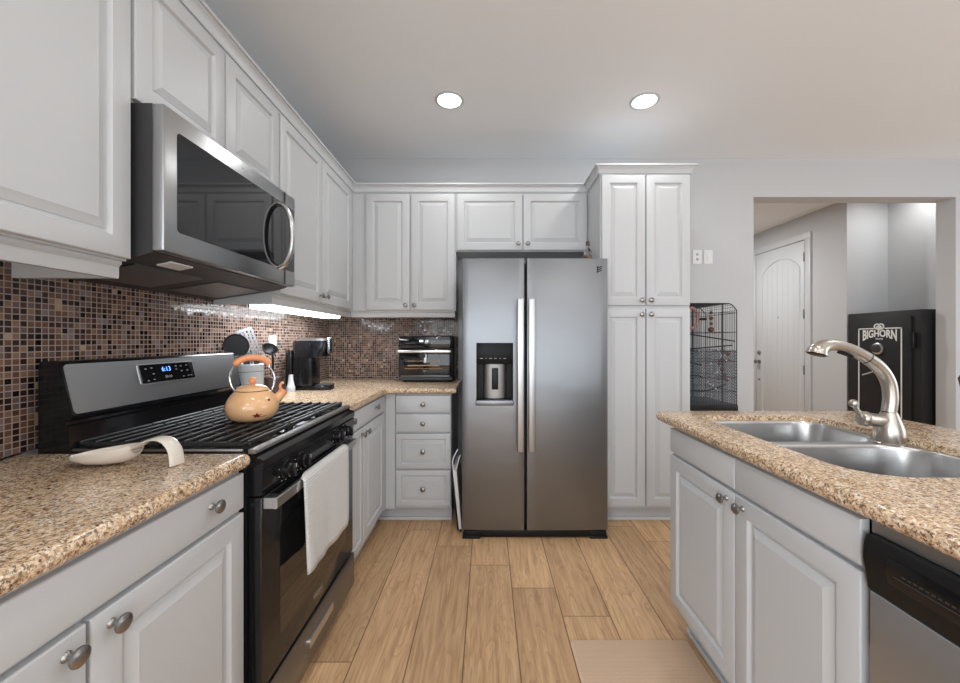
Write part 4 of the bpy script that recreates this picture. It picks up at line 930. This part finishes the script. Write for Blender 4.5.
# ------------------------------------------------------------------ bird cage
bc = thing('bird_cage', 'dark wire bird cage on a stand beside the pantry', 'bird cage', (1.59, 2.98, 0))
CX0, CX1, CY0, CY1, CZ0, CZ1 = 1.385, 1.803, 2.78, 3.18, 0.76, 1.498
bm = B(); ch_ = 0.05
def cagex(x):  # roof height at x, rounded shoulder on both sides
    e = min(x-CX0, CX1-x); return CZ1 - (ch_*(1-min(1, e/0.06))**2)
n = 26
for i in range(n+1):
    x = CX0 + (CX1-CX0)*i/n
    for y in (CY0, CY1): tube(bm, [(x, y, CZ0), (x, y, cagex(x))], 0.0014, 4, False)
    tube(bm, [(x, CY0, cagex(x)), (x, CY1, cagex(x))], 0.0014, 4, False)
for i in range(1, 20):
    y = CY0 + (CY1-CY0)*i/20
    for x in (CX0, CX1): tube(bm, [(x, y, CZ0), (x, y, cagex(x))], 0.0014, 4, False)
obj('wire_panels', bm, 'wire', bc)
bm = B()
for z in (CZ0, 0.86, 0.96, 1.08, 1.15, 1.29, 1.43):
    tube(bm, [(CX0, CY0, z), (CX1, CY0, z), (CX1, CY1, z), (CX0, CY1, z), (CX0, CY0, z)], 0.0022, 5)
for x in (CX0, CX1, 1.70):
    for y in (CY0, CY1): tube(bm, [(x, y, CZ0), (x, y, cagex(x))], 0.0035, 6)
for y in (CY0, CY1): tube(bm, [(CX0 + (CX1-CX0)*i/24, y, cagex(CX0 + (CX1-CX0)*i/24)) for i in range(25)], 0.0035, 6)
obj('frame', bm, 'wire', bc)
bm = B(); k_ = 0.022; z0, z1 = CZ0, 1.16
for (fx, fy, w_, o_) in ((1, 0, CX1-CX0, (CX0, CY0-0.004)), (1, 0, CX1-CX0, (CX0, CY1+0.004)), (0, 1, CY1-CY0, (CX1+0.004, CY0)), (0, 1, CY1-CY0, (CX0-0.004, CY0))):
    hgt = z1-z0; m_ = int((w_+hgt)/k_)
    for i in range(1, m_):
        for sgn in (1, -1):
            s = i*k_; a0, b0 = max(0, s-hgt), max(0, hgt-s) if False else 0
            ua, za = (s, 0) if s <= w_ else (w_, s-w_); ub, zb = (0, s) if s <= hgt else (s-hgt, hgt)
            if sgn < 0: ua, ub = w_-ua, w_-ub
            tube(bm, [(o_[0]+fx*ua, o_[1]+fy*ua, z0+za), (o_[0]+fx*ub, o_[1]+fy*ub, z0+zb)], 0.0015, 3, False)
obj('seed_netting', bm, 'net', bc)
bm = B(); box(bm, CX0-0.008, CX1+0.008, CY0-0.008, CY1+0.008, 0.715, 0.765, 0.006); obj('base_tray', bm, 'black_matte', bc)
for x in (CX0+0.02, CX1-0.02):
    for y in (CY0+0.02, CY1-0.02):
        bm = B(); tube(bm, [(x, y, 0.0), (x, y, 0.716)], 0.010, 10); obj('leg', bm, 'black_matte', bc)
bm = B(); box(bm, CX0, CX1, CY0, CY1, 0.28, 0.295, 0.003); obj('shelf', bm, 'black_matte', bc)
bm = B()
for za, zb, ya in ((1.29, 1.225, CY0+0.02), (1.16, 1.195, CY0+0.05)): tube(bm, [(CX0, ya, za), (CX1, ya, zb)], 0.0045, 8)
tube(bm, smooth_pts([(CX0, 2.95, 1.06), (1.52, 2.93, 1.065), (1.62, 2.92, 1.045)], 4), 0.006, 8); tube(bm, smooth_pts([(1.53, 2.93, 0.96), (1.60, 2.93, 0.962), (1.64, 2.93, 0.95)], 4), 0.006, 8)
tube(bm, smooth_pts([(1.56, 2.95, 0.85), (1.68, 2.93, 0.85), (1.80, 2.90, 0.90)], 4), 0.006, 8); obj('perch', bm, 'wire', bc)
bm = B()
for z, r_ in ((1.437, 0.012), (1.395, 0.015), (1.355, 0.013), (1.312, 0.020)): bmesh.ops.create_uvsphere(bm, u_segments=12, v_segments=8, radius=r_, matrix=Matrix.Translation((1.665, 2.86, z)))
tube(bm, [(1.665, 2.86, 1.30), (1.665, 2.86, 1.497)], 0.0015, 5); obj('bead_toy', bm, 'wood_toy', bc)
bm = B(); tube(bm, [(1.505+0.045*math.cos(a_), 2.83, 1.395+0.075*math.sin(a_)) for a_ in [2*PI*i/20 for i in range(21)]], 0.012, 8); obj('rope_ring', bm, 'pink_toy', bc)
bm = B(); box(bm, 1.560, 1.600, 2.80, 2.83, 1.378, 1.396, 0.002); obj('feeder', bm, 'black', bc)
bm = B(); rnd = random.Random(3)
for i in range(26):
    z = 0.93 + 0.22*rnd.random(); x = 1.745 + rnd.uniform(-0.03, 0.025); y = 2.83 + rnd.uniform(-0.02, 0.03)
    bmesh.ops.create_icosphere(bm, subdivisions=1, radius=rnd.uniform(0.008, 0.016), matrix=Matrix.Translation((x, y, z)) @ Matrix.Rotation(rnd.random()*3, 4, 'X') @ Matrix.Diagonal((1.3, 0.6, 0.8, 1)))
tube(bm, [(1.745, 2.83, 0.93), (1.745, 2.83, 1.20)], 0.002, 5); obj('bark_toy', bm, 'bark', bc)
bm = B()
for x, z in ((1.70, 1.118), (1.728, 1.121), (1.738, 1.085), (1.625, 1.062), (1.60, 0.93), (1.618, 0.915), (1.64, 0.905), (1.66, 0.885), (1.75, 0.955), (1.67, 1.0), (1.54, 1.155), (1.68, 1.16)):
    bmesh.ops.create_icosphere(bm, subdivisions=1, radius=0.0075, matrix=Matrix.Translation((x, CY0+0.012, z)))
tube(bm, [(1.54, CY0+0.02, 1.155), (1.68, CY0+0.02, 1.16), (1.738, CY0+0.02, 1.085), (1.67, CY0+0.02, 1.0), (1.60, CY0+0.02, 0.93)], 0.001, 4)
obj('bell_string', bm, 'white_plastic', bc)

# ------------------------------------------------------------------ safe
sf = thing('gun_safe', 'tall charcoal safe with white lettering in the hall alcove', 'safe', (4.06, 3.75, 0))
SX = 3.84
bm = B(); box(bm, SX, 4.285, 3.40, 4.095, 0.0, 1.508, 0.006); obj('body', bm, 'safe', sf)
bm = B(); box(bm, SX-0.018, SX-0.0005, 3.474, 4.03, 0.05, 1.455, 0.004); sd = obj('door', bm, 'safe', sf)
XF = SX-0.0185
bm = B(); y0, y1, z0, z1, w_ = 3.545, 3.962, 0.14, 1.352, 0.011
for q_ in ((y0, y0+w_, z0, z1), (y1-w_, y1, z0, z1), (y0, y1, z0, z0+w_), (y0, 3.70, z1-w_, z1), (3.80, y1, z1-w_, z1)): box(bm, XF-0.0012, XF+0.001, *q_)
obj('painted_border', bm, 'white_enamel', sd)
def arch(x, y): return x, y*(1+6.5*x*x*4) - 0.9*x*x + 0.0
text('BIGHORN', 0.088, (XF-0.0006, 3.752, 1.296), (0, -1, 0), (0, 0, 1), 'white_enamel', sd, width=0.325, warp=arch, bold=0.0028)
text('Security', 0.028, (XF-0.0006, 3.752, 1.247), (0, -1, 0), (0, 0, 1), 'white_enamel', sd, width=0.07)
bm = B()
for dy, r_ in ((0.020, 0.024), (-0.020, 0.024), (0.0, 0.020)):
    ring = [(XF-0.0012, 3.752+dy+r_*math.cos(a_), 1.362+(0.004 if dy else -0.008)+r_*math.sin(a_)) for a_ in [2*PI*i/18 for i in range(19)]]; tube(bm, ring, 0.0065, 6)
bmesh.ops.create_icosphere(bm, subdivisions=1, radius=0.012, matrix=Matrix.Translation((XF, 3.752, 1.352)) @ Matrix.Diagonal((0.2, 1, 1.4, 1)))
obj('ram_emblem', bm, 'white_enamel', sd)
bm = B(); lathe(bm, (XF, 3.768, 1.150), [(0.056, 0), (0.056, 0.006), (0.050, 0.010), (0.040, 0.010)], 28, (-1, 0, 0)); dl = obj('dial_ring', bm, 'steel_handle', sd)
bm = B(); lathe(bm, (XF-0.010, 3.768, 1.150), [(0.040, 0), (0.038, 0.018), (0.030, 0.022), (0.004, 0.023)], 28, (-1, 0, 0)); obj('dial', bm, 'dark_grey', dl)
bm = B(); hc = Vector((XF, 3.735, 0.940)); lathe(bm, hc, [(0.026, 0), (0.024, 0.03), (0.018, 0.045), (0.004, 0.047)], 20, (-1, 0, 0)); hub = obj('handle_hub', bm, 'chrome', sd)
for a_ in (205, 325, 85):
    q_ = math.radians(a_); d_ = Vector((-0.25, -math.cos(q_), math.sin(q_))).normalized()
    bm = B(); tube(bm, [hc + Vector((-0.03, 0, 0)) + d_*0.015, hc + Vector((-0.03, 0, 0)) + d_*0.135], [0.007, 0.009], 10); obj('spoke', bm, 'chrome', hub)
for z in (1.235, 0.40):
    bm = B(); box(bm, SX-0.035, SX-0.001, 3.437, 3.470, z-0.07, z+0.07, 0.003); obj('hinge', bm, 'black', sf)

# ------------------------------------------------------------------ bar stool at the far side of the island
bs = thing('bar_stool', 'dark brown counter stool at the seating side of the island', 'stool', (1.95, 1.50, 0))
bm = B(); box(bm, 1.76, 2.12, 1.30, 1.68, 0.62, 0.665, 0.015, 3); obj('seat', bm, 'brown_pattern', bs)
bm = B(); rings = []
for z, hw_, xo in ((0.86, 0.15, 0.0), (0.94, 0.185, 0.012), (1.02, 0.21, 0.024), (1.062, 0.226, 0.030), (1.076, 0.220, 0.032)):
    ring = []
    for i in range(9):
        s = -1+2*i/8; ring.append((2.115+xo-0.03*s*s, 1.505+hw_*s, z))
    for i in range(9):
        s = 1-2*i/8; ring.append((2.137+xo-0.03*s*s, 1.505+hw_*s, z))
    rings.append(ring)
loft(bm, rings); obj('backrest', bm, 'brown_pattern', bs)
for sy in (1.35, 1.63):
    bm = B(); tube(bm, [(2.10, sy, 0.66), (2.125, sy, 0.92)], 0.011, 10); obj('back_post', bm, 'black_matte', bs)
for sx_, x2 in ((1.79, 1.755), (2.09, 2.13)):
    for sy, y2 in ((1.33, 1.30), (1.65, 1.68)):
        bm = B(); tube(bm, [(sx_, sy, 0.625), (x2, y2, 0.0)], [0.016, 0.012], 10); obj('leg', bm, 'black_matte', bs)
bm = B(); tube(bm, [(1.768, 1.312, 0.24), (1.768, 1.668, 0.24), (2.115, 1.668, 0.24), (2.115, 1.312, 0.24), (1.768, 1.312, 0.24)], 0.008, 8); obj('footrest', bm, 'black_matte', bs)

# ------------------------------------------------------------------ mat
bm = B(); poly = rrect(0.338, 0.815, 0.55, 1.575, 0.018, 4); loft(bm, [[(x, y, z) for x, y in inset(poly, d)] for d, z in ((0.002, 0.0004), (0, 0.003), (0.001, 0.007), (0.005, 0.0095))])
tag(obj('kitchen_mat', bm, 'mat'), 'beige woven floor mat in front of the island sink cabinet', 'mat')

# ------------------------------------------------------------------ recessed lamps
names = ['round recessed ceiling light in front of the fridge, above its left half', 'round recessed ceiling light toward the pantry and island', 'recessed ceiling light over the aisle beside the range', 'recessed ceiling light over the island dishwasher',
         'recessed ceiling light over the dining side beyond the island', 'recessed ceiling light behind the camera on the range side', 'recessed ceiling light behind the camera in line with the island', 'recessed ceiling light at the rear of the dining side',
         'recessed ceiling light above the safe in the alcove', 'recessed ceiling light in the entry hall']
for (x, y), pw, lb in zip(CANS, CAN_POWER, names):
    o = thing('ceiling_light', lb, 'ceiling light', (x, y, H), 'recessed ceiling lights')
    bm = B(); lathe(bm, (x, y, H-0.0003), [(0.092, 0), (0.092, -0.004), (0.086, -0.007), (0.076, -0.008), (0.072, -0.003)], 36, (0, 0, 1), False, False); obj('trim_ring', bm, 'trim', o)
    bm = B(); lathe(bm, (x, y, H-0.0005), [(0.071, 0), (0.071, -0.003), (0.060, -0.005), (0.004, -0.006)], 32, (0, 0, 1)); obj('lens', bm, 'lens', o)
    area('ceiling_lamp', (x, y, H-0.012), (0, 0, 0), 0.13, 0.13, pw, (1.0, 0.995, 0.985), 'DISK')
